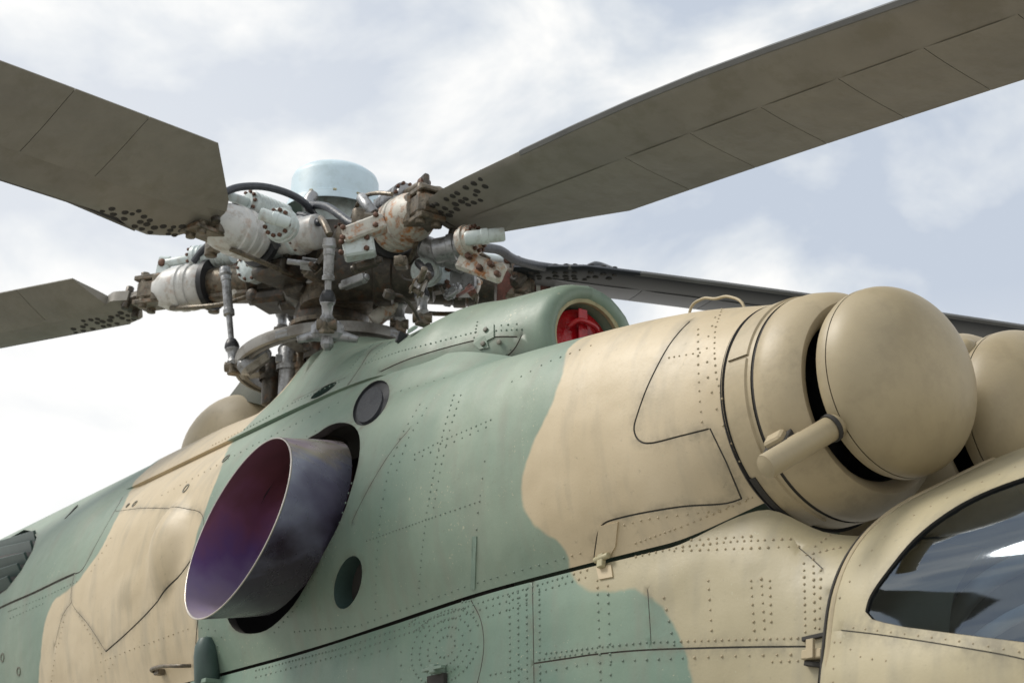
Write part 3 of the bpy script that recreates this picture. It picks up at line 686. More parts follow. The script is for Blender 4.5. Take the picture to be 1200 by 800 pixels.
# rivets
RB = [
 ([(486, 532), (520, 515), (577, 491)], .022), ([(430, 633), (495, 610), (562, 587)], .022), ([(486, 538), (577, 497)], .045),
 ([(532, 463), (521, 500), (510, 545), (500, 600), (494, 650), (490, 700)], .026), ([(540, 463), (528, 500), (517, 545), (507, 600)], .03),
 ([(492, 474), (470, 510), (455, 553), (446, 600), (441, 660), (440, 715)], .030), ([(500, 478), (478, 514), (463, 556)], .03),
 ([(568, 540), (560, 600), (553, 690)], .06),
 ([(848, 356), (838, 385), (837, 410), (839, 440), (848, 475), (862, 510), (878, 545), (895, 573)], .024), ([(838, 372), (828, 400), (829, 440), (838, 475), (853, 512), (870, 548)], .06),
 ([(784, 419), (820, 413)], .022), ([(818, 386), (818, 425), (820, 470), (823, 500)], .032),
 ([(745, 636), (800, 616), (870, 588), (893, 577)], .02), ([(712, 620), (757, 608), (840, 598), (880, 582)], .035),
 ([(706, 622), (703, 650)], .02), ([(716, 618), (714, 645)], .02),
 ([(345, 740), (420, 733), (550, 685), (680, 648)], .04),
 ([(10, 716), (50, 700), (90, 681)], .025), ([(12, 724), (52, 706)], .03), ([(66, 757), (60, 799)], .03), ([(76, 720), (68, 757)], .03), ([(90, 716), (122, 770)], .04), ([(118, 775), (150, 762), (224, 735)], .045), ([(110, 800), (135, 775)], .04),
 ([(250, 768), (262, 740), (236, 735)], .06), ([(370, 505), (300, 545), (262, 590)], .05), ([(412, 566), (398, 612), (378, 660), (352, 706), (320, 742)], .04),
 ([(600, 447), (640, 425), (700, 402)], .05), ([(470, 458), (530, 440)], .05), ([(130, 630), (105, 672)], .04), ([(190, 580), (300, 520), (400, 470)], .05),
]
rivets(RB, 'rivets', cowl, M['camo_r'], [SB])
RA = []
for k, off in enumerate((9, 17)):
    RA.append(([(300, 776+off), (405, 749+off), (545, 702+off), (690, 658+off)], .026+.006*k))
RA += [([(745, 652), (800, 640), (860, 634), (930, 631)], .024), ([(745, 646), (800, 633), (880, 628)], .03), ([(790, 645), (936, 640)], .03),
 ([(640, 765), (700, 758), (760, 752), (860, 749), (945, 747)], .024), ([(632, 772), (700, 763)], .026), ([(640, 786), (700, 775), (860, 768), (945, 766)], .05),
 ([(632, 690), (633, 800)], .02), ([(617, 690), (618, 800)], .02), ([(607, 694), (608, 800)], .02), ([(597, 698), (598, 800)], .024),
 ([(700, 680), (704, 800)], .026), ([(712, 676), (716, 800)], .03), ([(778, 700), (790, 755)], .04), ([(830, 680), (834, 740)], .03), ([(880, 680), (884, 740)], .024), ([(892, 678), (896, 738)], .024), ([(902, 680), (904, 736)], .024),
 ([(942, 660), (944, 750)], .022), ([(953, 655), (955, 735)], .024), ([(962, 668), (960, 740)], .03), ([(945, 650), (990, 640)], .022), ([(955, 640), (975, 625)], .022),
 ([(905, 775), (955, 773)], .03), ([(420, 770), (470, 755), (470, 799)], .05), ([(572, 722), (617, 706)], .03), ([(575, 790), (617, 782)], .03)]
# the round riveted doubler
for rr in (12, 22, 32, 42):
    RA.append(([(522+rr*.95*cos(a), 757-rr*sin(a)-.32*rr*cos(a)) for a in np.linspace(.3, 2*pi-.2, 28)], .022))
RA.append(([(480, 730), (500, 716), (530, 706), (550, 704)], .018)); RA.append(([(485, 740), (505, 724), (545, 712)], .018))
rivets(RA, 'rivets', low, M['camo_r'], [SA], r=.0050)
RC = [([(612, 386), (560, 389), (470, 412), (425, 428)], .024), ([(606, 380), (560, 384)], .04), ([(590, 420), (600, 408)], .02), ([(398, 448), (345, 472), (300, 497), (250, 522)], .03),
      ([(440, 402), (425, 415), (412, 432)], .02), ([(458, 402), (445, 412), (430, 428)], .02), ([(560, 378), (556, 396)], .02), ([(520, 372), (480, 388)], .03)]
rivets(RC, 'rivets', gbx, M['camo_r'], [SC], lift=.004)
rivets([([(1000, 735), (1036, 739), (1120, 750), (1200, 764)], .05), ([(984, 700), (1012, 655), (1050, 615), (1110, 583), (1195, 545)], .055), ([(978, 752), (976, 799)], .04), ([(985, 752), (1010, 770), (1050, 775)], .05)], 'rivets', can, M['camo_r'], [SD], r=.0035)

# openings
ribbon(SB, HX, .045, cowl, 'exhaust_recess', M['gap'], back=False)
MB().box((-3.1, -.28, 2.9), 1.6, .02, .9).build('firewall', M['black'], cowl)
for xx in (-3.85, -2.35): MB().box((xx, -.53, 2.85), .02, .44, .7).build('bay_frame', M['black'], cowl)
v1 = ribbon(SB, HV1, .012, cowl, 'vent_frame', M['black'])
P, n = frame_at(SB, 434, 474)
def disc_on(surf, pts, lift, name, m, parent):
    lp = np.array(loop(surf, pts)); Pq = surf.P(lp[:, 0], lp[:, 1]); nq = surf.Nn(lp[:, 0], lp[:, 1]).mean(0); nq /= np.linalg.norm(nq); Pq = Pq+nq*lift
    V = list(Pq)+list(Pq-nq*.02)+[Pq.mean(0)+nq*.004]; k = len(Pq)
    return link(name, mesh(name, V, [(i, (i+1) % k, 2*k) for i in range(k)]+[(i, (i+1) % k, k+(i+1) % k, k+i) for i in range(k)]), parent, m, False)
M['screen'] = mat('dark_vent_screen', (.06, .062, .068), .5, .4, var=.4, scale=120, bump=.8, bscale=260)
vs_ = [(433+.70*(x-435), 474+.78*(y-472)) for x, y in vent1]
disc_on(SB, vs_, .002, 'vent_screen', M['screen'], v1)
ribbon(SB, HV2, .09, cowl, 'drain_opening', M['dkgreen'], cap=M['gap'])
ribbon(SC, slot, .05, gbx, 'slot_vent', M['dkgreen'])

# ---- exhaust pipe
vw = ray(279, 620)
cM = onY(278, 617, -1.20)                              # centre of the mouth
nM = Vector((-.05, -.96, .29)).normalized()
e2 = nM.orthogonal().normalized(); e3 = nM.cross(e2)
zz = Vector((0, 0, 1)); e3 = (zz-nM*zz.dot(nM)).normalized(); e2 = e3.cross(nM)
RP = 116*float((cM-CAM)@Fv)/FPX
pr_dir = Vector(onY(336, 617, -.86)-cM)                # from the mouth to the outlet in the hole
v = []; f = []; heat = []; K = 72; rows = 9
def ring(t, r): return [Vector(cM)+pr_dir*t+(e2*cos(2*pi*k/K)+e3*sin(2*pi*k/K))*r for k in range(K)]
def tubeobj(rs, name, m, parent, inner=False):
    v = []; f = []; heat = []
    for j, (t, r) in enumerate(rs):
        rg = ring(t, r)
        for k, p in enumerate(rg):
            v.append(p); s_ = sin(2*pi*k/K)
            heat.append((.40-.36*s_ if not inner else .42-.42*s_-.22*t))
    n_ = len(rs)
    f = [(j*K+k, j*K+(k+1) % K, (j+1)*K+(k+1) % K, (j+1)*K+k) for j in range(n_-1) for k in range(K)]
    me = mesh(name, v, f); a = me.attributes.new('temper_tone', 'FLOAT', 'POINT'); a.data.foreach_set('value', heat)
    return link(name, me, parent, m)
pipe = tubeobj([(0.0, RP), (.02, RP*1.002), (.3, RP*1.005), (.7, RP*1.015), (1.0, RP*1.02), (1.25, RP*1.02)], 'exhaust_pipe', M['heat_out'], heli)
tubeobj([(0.0, RP*.985), (.5, RP*.97), (1.0, RP*.94), (1.5, RP*.85), (1.52, RP*.02)], 'pipe_lining', M['heat_in'], pipe)
tubeobj([(0.0, RP*.983), (-.012, RP*.987), (-.015, RP*.993), (-.012, RP*1.0), (0.012, RP*1.004), (.02, RP*1.0)], 'pipe_rim', M['rim'], pipe)

# ---- engine air intake with dust separator dome (both engines)
def intake(side, first):
    s = 1 if side < 0 else -1
    def T(mb):
        if s < 0: mb.v = [(p[0], -p[1], p[2]) for p in [tuple(q) for q in mb.v]]
        return mb
    c = (0, YE+.008, ZE-.018); ax = (1, 0, 0)
    root = T(MB().lathe([(-.40, .35), (-.40, .39), (-.392, .40), (-.28, .398), (-.272, .397)], c, ax, 96)).build('air_intake', M['tan'], heli)
    # front lip: rolled bell
    T(MB().lathe([(-.262, .385), (-.262, .393), (-.256, .397), (-.215, .394), (-.165, .381), (-.125, .359), (-.105, .332), (-.112, .306), (-.14, .284)], c, ax, 96)).build('intake_lip', M['tan'], root)
    T(MB().lathe([(-.139, .285), (-.19, .27), (-.30, .262), (-.42, .25)], c, ax, 96)).build('duct_throat', M['black'], root)
    T(MB().lathe([(-.275, .385), (-.275, .3935), (-.259, .3935), (-.259, .385)], c, ax, 96)).build('lip_seal', M['gap'], root)
    T(MB().lathe([(-.415, .40), (-.403, .408), (-.398, .395)], c, ax, 96)).build('seal_strip', M['black'], root)
    T(MB().lathe([(-.392, .38), (-.392, .409), (-.365, .411), (-.36, .385)], c, ax, 40, up=(0, 1, 0), a0=radians(222), a1=radians(325))).build('ring_shade_strip', M['gap'], root)  # dark strip painting in the shadow below the ring
    T(MB().lathe([(-.42, .25), (-.43, .02)], c, ax, 48)).build('duct_wall', M['black'], root)
    # joint straps on the band: raised plates
    a = radians(158)
    for a0, a1, nm in ((100, 163, 'band_strap'), (165, 262, 'band_strap')):
        b0 = radians(a0); b1 = radians(a1)
        q = MB(); u = Vector((0, 1, 0))
        q.lathe([(-.383, .398), (-.38, .4065), (-.292, .4055), (-.288, .397)], c, ax, 48, up=u, a0=b0, a1=b1)
        T(q).build(nm, M['tan'], root)
    c = (0, YE, ZE)
    # dome
    d = T(MB().lathe([(-.045, .0), (-.045, .25), (-.055, .292), (-.05, .312), (-.03, .321), (-.012, .324), (0, .3235)], (0.0, YE, ZE), ax, 96)).build('dust_separator_dome', M['tan2'], heli)
    pr = []
    for k in range(22):
        t = k/21*pi/2; pr.append((.004+.205*sin(t), .323*cos(t)**.88 if k < 21 else 0.0))
    T(MB().lathe([(-.001, .319)]+[(h, r) for h, r in pr], c, ax, 96)).build('dome_shell', M['tan2'], d)
    T(MB().lathe([(-.5, .10), (-.3, .11), (-.15, .16), (-.046, .22)], c, ax, 48)).build('dome_stem', M['black'], d)
    # ejector pipe with its fixing block
    if s > 0:
        p0 = Vector(onY(897, 547, -.86)); p1 = Vector(onX(975, 501, -.035))
        pb = Vector(onY(912, 530, -.76))
    else:
        p0 = Vector(onY(1143, 408, .12)); p1 = p0-Vector((.3, 0, 0)); p0.y *= -1; p1.y *= -1
    dirp = (p1-p0).normalized()
    r = .041 if s > 0 else .05
    q = MB(); q.lathe([(0, 0), (.004, r*.5), (.02, r*.85), (.05, r), (.25, r*.9)] if s < 0 else [(-.006, 0), (-.006, r*.7), (0, r*.9), (0, r*.97), (.006, r), ((p1-p0).length-.004, r*1.0), ((p1-p0).length, r*.95), ((p1-p0).length+.05, r*.95)], p0, dirp, 28)
    T(q).build('ejector_pipe', M['tan2'], d)
    T(MB().lathe([(-.012, r*1.02), (-.012, r*1.14), (.004, r*1.14), (.004, r*1.02)], p1, dirp, 28)).build('pipe_collar', M['gap'] if s > 0 else M['tan2'], d)
    if s > 0:
        mid = p0+dirp*.10
        axr = Vector((0, -.72, -.69)); 
        b1 = MB(); b1.box(mid-axr*.05+Vector((0, .0, .01)), .055, .045, .03, ax=dirp, up=axr, bev=.15)
        b1.cyl(mid-axr*.06+dirp*.0, mid-axr*.075, .016); b1.build('pipe_bracket', M['tan'], d)
        lb = Vector(onX(911, 517, -.20)); b3 = MB(); b3.box(lb, .075, .05, .05, ax=(1, 0, .15), up=(0, -.75, .6), bev=.15); b3.build('lip_bracket', M['tan'], d); MB().box(lb-Vector((0, -.012, .008)), .10, .075, .035, ax=(1, 0, .15), up=(0, -.75, .6), bev=.1).build('bracket_pad', M['gap'], d)
        b2 = MB(); pp = mid+dirp*.085-axr*.05; b2.cyl(pp, pp-axr*.05, .02); b2.build('bracket_bolt', M['steel'], d)
    return root
intake(-1, True); intake(1, False)
# boss on the near dome
P0 = onX(1111, 416, .10); dd = ray(1111, 416)
mb = MB(); q = Vector(P0)-Vector(dd)*.0
rel = Vector((0.17, -.0, .0))
# find the dome point along the sight line numerically
def dome_hit(px, py):
    d_ = ray(px, py)
    for t in np.linspace(4, 7, 6000):
        p = CAM+d_*t; h = p[0]-.004; r = math.hypot(p[1]-YE, p[2]-ZE)
        if 0 <= h <= .205:
            s_ = math.asin(min(1, h/.205)); 
            if r <= .323*max(cos(s_), 0)**.88: return Vector(p)
ph_ = dome_hit(1111, 416)
if ph_:
    nrm = (ph_-Vector((-.25, YE, ZE))).normalized()
    MB().lathe([(-.01, .013), (-.003, .013), (-.003, .008), (-.006, .007), (-.006, 0)], ph_, nrm, 20).build('dome_screw', M['rivet'], heli)

# ---- fan intake trims and its plug
trim = MB().lathe([(-.02, .187), (.0, .186), (.006, .195), (.004, .212), (-.02, .214)], (-1.975, 0, 3.70), (1, 0, 0), 64).build('intake_trim', M['beige'], gbx)
plug = MB(); plug.lathe([(-.10, .165), (-.03, .178), (-.01, .172), (0, .15), (.008, .08), (.01, 0)], (-2.03, 0, 3.70), (1, 0, 0), 48)
plug.box((-1.995, -.02, 3.71), .012, .05, .30, bev=.3); plug.tube([(-2.0, -.10, 3.76), (-1.97, -.06, 3.79), (-1.97, .03, 3.78), (-2.0, .07, 3.75)], .012, 8); plug = plug.build('intake_plug', M['red'])
plug['label'] = 'red padded plug fitted in the round green fan intake'; plug['category'] = 'cover'; plug.parent = None

# ---- brackets, latches, handles on the skins
def onskin_box(surf, px, py, sx, sy, sz, ax_px, name, m, parent, lift=0, bev=.15):
    P, n = frame_at(surf, px, py); P2, _ = frame_at(surf, px+ax_px[0], py+ax_px[1]); ax = (P2-P)
    return MB().box(P+n*(sz*.5+lift), sx, sy, sz, ax=ax, up=n, bev=bev).build(name, m, parent)
M['hinge'] = M['camo']
def plate(surf, pts, h, name, parent, m=None, lift=0):
    """thin raised plate with the outline given on the photograph"""
    lp = np.array(loop(surf, pts)); Pq = surf.P(lp[:, 0], lp[:, 1]); nq = surf.Nn(lp[:, 0], lp[:, 1]); k = len(Pq)
    c = lp.mean(0); Pc = surf.P(*c)+surf.Nn(*c)*(h+lift)
    V = list(Pq+nq*(h+lift))+list(Pq-nq*.002)+[Pc]
    me = mesh(name, V, [(i, (i+1) % k, 2*k) for i in range(k)]+[(i, (i+1) % k, k+(i+1) % k, k+i) for i in range(k)])
    o = link(name, me, parent, m or M['camo'], False); 
    if (m or M['camo']) is M['camo']: set_camo(me)
    return o
lt = plate(SB, [(703, 616), (725, 611), (722, 640), (716, 650), (698, 652)], .006, 'latch_plate', cowl)
lt2 = plate(SA, [(698, 657), (716, 655), (719, 676), (703, 679)], .006, 'latch_plate', low)
Pq, nq = frame_at(SA, 708, 660)
mb = MB(); ax = Vector(onY(720, 645, -.78))-Vector(onY(695, 655, -.78)); mb.cyl(Pq+nq*.012-ax.normalized()*.035+Vector((0, 0, .025)), Pq+nq*.012+ax.normalized()*.04+Vector((0, 0, .025)), .011, seg=12)
mb.box(Pq+nq*.012+Vector((0, 0, .015)), .03, .05, .02, ax=ax, up=nq); mb.build('latch_pin', M['beige'], low)
plate(SB, [(554, 628), (559, 628), (557, 690), (552, 690)], .004, 'sealing_strip', cowl, M['green'])
plate(SC, [(563, 383), (575, 378), (580, 381), (580, 396), (572, 400), (574, 408), (563, 410), (556, 404), (557, 398), (563, 394)], .006, 'latch_plate', gbx, lift=.004)
for px, py in ((571, 388), (568, 404), (587, 402)):
    Pq, nq = frame_at(SC, px, py); MB().cyl(Pq+nq*.01, Pq+nq*.019, .012, seg=12).build('latch_bolt', M['rivet'], gbx)
Pq, nq = frame_at(SC, 472, 399)
MB().box(Pq+nq*.012, .06, .016, .05, ax=Vector((0, .3, 1)), up=nq).build('drain_lug', M['black'], gbx)
MB().cyl(Pq+nq*.005+Vector((.09, 0, .02)), Pq+nq*.02+Vector((.09, 0, .02)), .03, .022, seg=18).build('oil_filler_cap', M['green'], gbx)
# teardrop blister between vent and fairing
Pq, nq = frame_at(SB, 512, 440)
# sidelight housing under the exhaust
Pq, nq = frame_at(SB, 249, 772)
mb = MB(); zz = Vector((0, 0, 1)); mb.lathe([(-.13, 0), (-.13, .05), (-.10, .062), (.02, .062), (.07, .055), (.105, .035), (.115, 0)], Pq+nq*.03, (zz+nq*.1), 24); lamp = mb.build('formation_light', M['dkgreen'], heli)
mb = MB(); mb.box(Pq+nq*.01-zz*.11, .16, .12, .02, ax=Vector((1, 0, 0)), up=zz); mb.build('lamp_foot', M['green'], lamp)
# handle loop on the left
pts = [frame_at(SB, *p) for p in ((188, 782), (190, 780), (205, 777), (222, 777), (226, 779))]
mb = MB(); mb.tube([pts[0][0]+pts[0][1]*.0-zz*.03, pts[0][0]+pts[0][1]*.05, pts[2][0]+pts[2][1]*.07, pts[3][0]+pts[3][1]*.06, pts[4][0]+pts[4][1]*.01], .010, 10); mb.build('grab_handle', M['grime'], heli)
Pq, nq = frame_at(SB, 191, 786); MB().box(Pq+nq*.02, .03, .05, .04, ax=zz, up=nq).build('handle_foot', M['grime'], heli)
# step lug low on the round doubler
Pq, nq = frame_at(SA, 520, 785)
mb = MB(); mb.box(Pq+nq*.03, .035, .035, .06, ax=zz, up=nq); mb.box(Pq+nq*.05-zz*.0, .012, .13, .02, ax=zz, up=nq); mb.build('step_lug', M['green'], low)
Pq, nq = frame_at(SA, 515, 792); MB().box(Pq+nq*.012-zz*.02, .05, .11, .02, ax=zz, up=nq).build('step_plate', M['gap'], low)
# slot and bracket behind the canopy
onskin_box(SA, 957, 746, .10, .014, .012, (18, -4), 'drip_strip', M['gap'], low)
mb = MB(); Pq, nq = frame_at(SA, 958, 768); mb.box(Pq+nq*.018, .085, .03, .03, ax=Vector((1, 0, -.05)), up=nq); mb.box(Pq+nq*.035+zz*.014, .03, .06, .012, ax=Vector((1, 0, 0)), up=nq); mb.build('canopy_bracket', M['tan'], low)
onskin_box(SA, 960, 779, .09, .016, .02, (18, 2), 'bracket_gap', M['gap'], low)
# wire loops on the cowling spine
h0 = Vector(onY(808, 357, -.12)); h1 = Vector(onY(872, 352, -.12)); hm = Vector(onY(838, 350, -.12))
MB().tube([h0-Vector((0, 0, .22)), h0-Vector((0, 0, .03)), h0+(hm-h0)*.5+Vector((0, 0, .012)), hm, hm+(h1-hm)*.5+Vector((0, 0, .012)), h1-Vector((0, 0, .03)), h1-Vector((0, 0, .22))], .006, 10).build('lifting_loop', M['tan'], heli)
# louvred outlet at the far left
for o_ in [ribbon(SB, HL, .07, cowl, 'louvred_outlet', M['dkgreen'], cap=M['gap'])]:
    for k, (pa, pb) in enumerate((((-20, 636), (40, 626)), ((-20, 650), (36, 638)), ((-20, 664), (29, 652)), ((-20, 678), (21, 665)), ((-20, 692), (10, 680)))):
        a = frame_at(SB, *pa); b = frame_at(SB, *pb); ax = a[0]-b[0]
        MB().box((a[0]+b[0])/2-a[1]*.018, ax.length, .016, .085, ax=ax, up=a[1]+Vector((0, 0, 1.1))).build('louvre', M['dkgreen'], o_)
# small access marks
for px, py, a in ((84, 600, (-17, 19)),):
    onskin_box(SB, px, py, .20, .016, .006, a, 'strap', M['gap'], cowl)
for px, py, sx in ((22, 786, .05), (3, 770, .05), (158, 590, .04), (150, 592, .03), (218, 572, .05), (265, 537, .05), (178, 556, .09)):
    Pq, nq = frame_at(SB, px, py) if SB.hit(px, py) else (None, None)
    if Pq is None: continue
    tgt = SC if (px, py) == (178, 556) and SC.hit(px, py) else SB
    MB().lathe([(-.01, sx*.55), (.004, sx*.55), (.004, sx*.40), (-.003, sx*.38), (-.003, 0)], Pq, nq, 18).build('fastener', M['rivet'], cowl)
# aft fairing dome behind the rotor mast
fd = Vector((-5.25, .0, 3.93)); v = []; f = []
bm = bmesh.new(); bmesh.ops.create_uvsphere(bm, u_segments=40, v_segments=24, radius=1)
for q_ in bm.verts: q_.co = Vector((q_.co.x*.46, q_.co.y*.30, q_.co.z*.37))+fd
me = bpy.data.meshes.new('mast_fairing'); bm.to_mesh(me); bm.free(); link('mast_fairing', me, heli, M['tan'])

# ================================================================== ROTOR
H = Vector(onY(392, 315, 0.)); TL = radians(2.5)
zh = Vector((sin(TL), 0, cos(TL))); xh = Vector((cos(TL), 0, -sin(TL))); yh = Vector((0, 1, 0))
hub = MB()
hub.lathe([(-.62, .15), (-.42, .16), (-.36, .20), (-.30, .21), (-.24, .20), (-.2, .26), (-.12, .30), (.0, .31), (.08, .29), (.12, .22), (.16, .2), (.22, .2), (.22, 0)], H, zh, 40)
hub = hub.build('rotor_hub', M['dark'], heli)
# mast and swashplate
mast = MB().lathe([(-1.2, .13), (-.6, .13), (-.58, .17), (-.5, .17), (-.48, .15), (-.42, .15)], H, zh, 32).build('rotor_mast', M['grime'], heli)
mb = MB()
for k in range(4): mb.lathe([(-.34-.05*k, .20+.015*k), (-.35-.05*k, .235+.015*k), (-.375-.05*k, .235+.015*k), (-.385-.05*k, .20+.015*k)], H, zh, 36)
mb.build('mast_collar', M['grime'], mast)
sw_c = H-zh*.555+Vector(Rv)*.0; sw_n = (zh+Vector((-.8, .6, 0))*.07-Vector(Rv)*.12).normalized()
sw = MB().lathe([(-.03, .455), (-.035, .47), (-.018, .475), (-.016, .495), (-.03, .50), (-.025, .517), (.0, .522), (.035, .515), (.04, .48), (.035, .455), (-.03, .455)], sw_c, sw_n, 56).build('swashplate', mat('pale_grey_forging', (.27, .26, .24), .4, .3, var=.15, dirt=(.12, .1, .08), dirt_amt=.5), heli)
MB().lathe([(-.11, .15), (-.09, .20), (-.02, .22), (.05, .20), (.09, .15)], sw_c, sw_n, 40).build('swashplate_core', M['grime'], sw)
for k in range(5):
    a = radians(-60+72*k); d_ = Vector((cos(a), sin(a), 0)); d_ = (d_-sw_n*d_.dot(sw_n)).normalized()
    MB().box(sw_c+d_*.37, .30, .08, .05, ax=d_, up=sw_n).build('swashplate_arm', M['steel'], sw)
# cap
rimc = Vector(onY(391, 245, 0.)); hz0 = (rimc-H).dot(zh); capc = rimc-zh*hz0
cb = .25
cap = MB().lathe([(hz0-.035, cb+.028), (hz0-.038, cb+.034), (hz0-.03, cb+.034), (hz0+.012, cb+.012), (hz0+.018, cb+.012), (hz0+.022, cb+.004), (hz0+.03, cb+.002), (hz0+.16, cb+.0), (hz0+.19, cb-.012), (hz0+.22, cb-.05), (hz0+.245, cb-.12), (hz0+.255, 0)], capc, zh, 72).build('hub_cap', M['cap'], heli)
MB().lathe([(hz0-.034, cb+.03), (hz0+.01, cb+.006), (hz0+.012, .1)], capc, zh, 56).build('cap_skirt', M['capin'], cap)
MB().lathe([(.12, .19), (.20, .19), (.23, .17), (hz0-.05, .175), (hz0+.012, .185)], capc, zh, 48).build('cap_drum', M['pale'], cap)
mb = MB()
for k in range(12):
    a = 2*pi*k/12; d_ = xh*cos(a)+yh*sin(a); mb.box(capc+zh*(hz0+.012)+d_*(cb+.012), .014, .02, .012, ax=d_, up=zh)
mb = mb.build('cap_clips', M['beige'], cap); mb['kind'] = 'stuff'

AZ = dict(A=-78, B=-6, C=-150, D=66, E=138)
def arm_frame(az):
    a = radians(az); x = cos(a)*xh+sin(a)*yh; y = -sin(a)*xh+cos(a)*yh; return Matrix(((x[0], y[0], zh[0], H[0]), (x[1], y[1], zh[1], H[1]), (x[2], y[2], zh[2], H[2]), (0, 0, 0, 1)))
# one arm in its own frame: x outward, y trailing, z up
def arm_parts():
    P = []
    mb = MB(); mb.box((.30, 0, .085), .28, .20, .05); mb.box((.30, 0, -.085), .28, .20, .05); mb.cyl((.38, -.0, -.14), (.38, 0, .14), .055, seg=18); P.append(('hinge_lug', mb, 'dark'))
    mb = MB(); mb.box((.50, 0, 0), .20, .15, .15, bev=.2); mb.cyl((.44, -.17, 0), (.44, .17, 0), .075, seg=28); mb.lathe([(0, .078), (.02, .088), (.035, .088), (.05, .05), (.055, 0)], (.44, -.15, 0), (0, -1, 0), 28); mb.lathe([(0, .078), (.02, .088), (.035, .088), (.05, .05), (.055, 0)], (.44, .15, 0), (0, 1, 0), 28); P.append(('flap_hinge', mb, 'pale'))
    mb = MB()
    for s_ in (-1, 1):
        for k in range(10):
            a = 2*pi*k/10; c = Vector((.44+.075*cos(a), s_*.187, .075*sin(a))); mb.cyl(c, c+Vector((0, s_*.016, 0)), .0095, seg=6, bev=.1)
    P.append(('hinge_bolts', mb, 'bolt'))
    mb = MB(); mb.lathe([(.56, 0), (.56, .10), (.575, .125), (.60, .135), (.625, .135), (.63, .128), (.65, .128), (.655, .137), (.68, .139), (.685, .13), (.71, .13), (.715, .139), (.74, .139), (.745, .132), (.80, .13), (.84, .12), (.88, .095), (.90, .09), (.90, 0)], (0, 0, 0), (1, 0, 0), 40); P.append(('axial_hinge_barrel', mb, 'barrel'))
    mb = MB(); mb.lathe([(.525, .04), (.525, .148), (.555, .15), (.565, .12)], (0, 0, 0), (1, 0, 0), 36); P.append(('dark_seal', mb, 'black'))
    mb = MB(); mb.box((.94, 0, .075), .20, .15, .03, bev=.2); mb.box((.94, 0, -.075), .20, .15, .03, bev=.2); mb.box((.88, 0, 0), .06, .17, .17, bev=.2); mb.cyl((.98, -.045, -.11), (.98, -.045, .11), .026, seg=14); mb.cyl((.98, .045, -.11), (.98, .045, .11), .026, seg=14); mb.box((.95, 0, 0), .16, .145, .14, bev=.2); P.append(('blade_clamp', mb, 'grime'))
    mb = MB(); mb.box((.70, -.15, -.03), .08, .20, .07, ax=(1, -.2, 0), bev=.25); mb.cyl((.68, -.25, -.075), (.68, -.25, .02), .035, seg=16); P.append(('pitch_horn', mb, 'grime'))
    # lag damper above the arm
    c0 = Vector((.40, .02, .175)); 
    mb = MB(); pr = [(0, 0), (0, .06), (.012, .07)]
    for k in range(7): pr += [(.03+.03*k, .072), (.038+.03*k, .064), (.048+.03*k, .064), (.056+.03*k, .072)]
    pr += [(.26, .072), (.265, .055), (.28, .05), (.28, 0)]
    mb.lathe(pr, c0, (1, 0, 0), 28); P.append(('damper', mb, 'pale'))
    mb = MB(); mb.cyl(c0+Vector((.27, 0, 0)), c0+Vector((.47, .0, -.01)), .026, seg=14); P.append(('damper_rod', mb, 'pale'))
    mb = MB()
    for k in range(10):
        a = 2*pi*k/10; c = c0+Vector((.268, .062*cos(a), .062*sin(a))); mb.cyl(c, c+Vector((.014, 0, 0)), .0105, seg=6, bev=.1)
    P.append(('damper_bolts', mb, 'bolt'))
    mb = MB(); mb.box(c0+Vector((.48, .0, -.07)), .09, .035, .21, ax=(1, 0, .15), bev=.3); P.append(('damper_link', mb, 'pale'))
    for z_ in (-.01, -.13):
        mb = MB(); mb.cyl(c0+Vector((.475, -.03, z_)), c0+Vector((.475, .03, z_)), .024, seg=14)
        P.append(('link_pin', mb, 'bolt'))
    # brake-line hose over the top
    mb = MB(); mb.tube([(.22, .12, .15), (.40, .15, .24), (.62, .13, .25), (.80, .10, .20), (.90, .07, .13)], .021, 10); P.append(('hose', mb, 'hose'))
    mb = MB(); mb.tube([(.30, -.12, .10), (.45, -.14, .18), (.60, -.13, .17), (.75, -.10, .12)], .012, 8); mb.tube([(.25, .05, -.12), (.4, .1, -.17), (.62, .09, -.16), (.78, .04, -.13)], .014, 8); P.append(('pipe', mb, 'grime'))
    mb = MB(); mb.box((.36, 0, -.15), .26, .24, .08, bev=.3); mb.box((.22, 0, -.19), .20, .16, .09, bev=.3); mb.cyl((.46, -.12, -.14), (.46, .12, -.14), .04, seg=12); P.append(('droop_stop', mb, 'dark'))
    return P
protos = []
NECK = MB(); NECK.cyl((.5, 0, 0), (.95, 0, 0), .095, seg=28); NECK.box((.62, 0, -.09), .35, .12, .05, bev=.3)
for nm, mb, mm in arm_parts():
    me = mesh(nm, mb.v, mb.f); me.materials.append(M[mm]); bm = bmesh.new(); bm.from_mesh(me); bmesh.ops.remove_doubles(bm, verts=bm.verts, dist=1e-5); bmesh.ops.recalc_face_normals(bm, faces=bm.faces)
    for p in bm.faces: p.smooth = True
    for ed in bm.edges:
        if len(ed.link_faces) == 2 and ed.calc_face_angle(0) > radians(35): ed.smooth = False
    bm.to_mesh(me); bm.free(); protos.append((nm, me, mm))
def variant(me, key):
    """the same mesh with another paint"""
    m2 = me.copy(); m2.materials.clear(); m2.materials.append(M[key]); return m2
TINT = {'B': {'flap_hinge': 'grime', 'axial_hinge_barrel': 'rust', 'damper': 'steel', 'damper_rod': 'grime', 'damper_link': 'dark'}, 'D': {'axial_hinge_barrel': 'rustbrown', 'damper_link': 'rust'}}
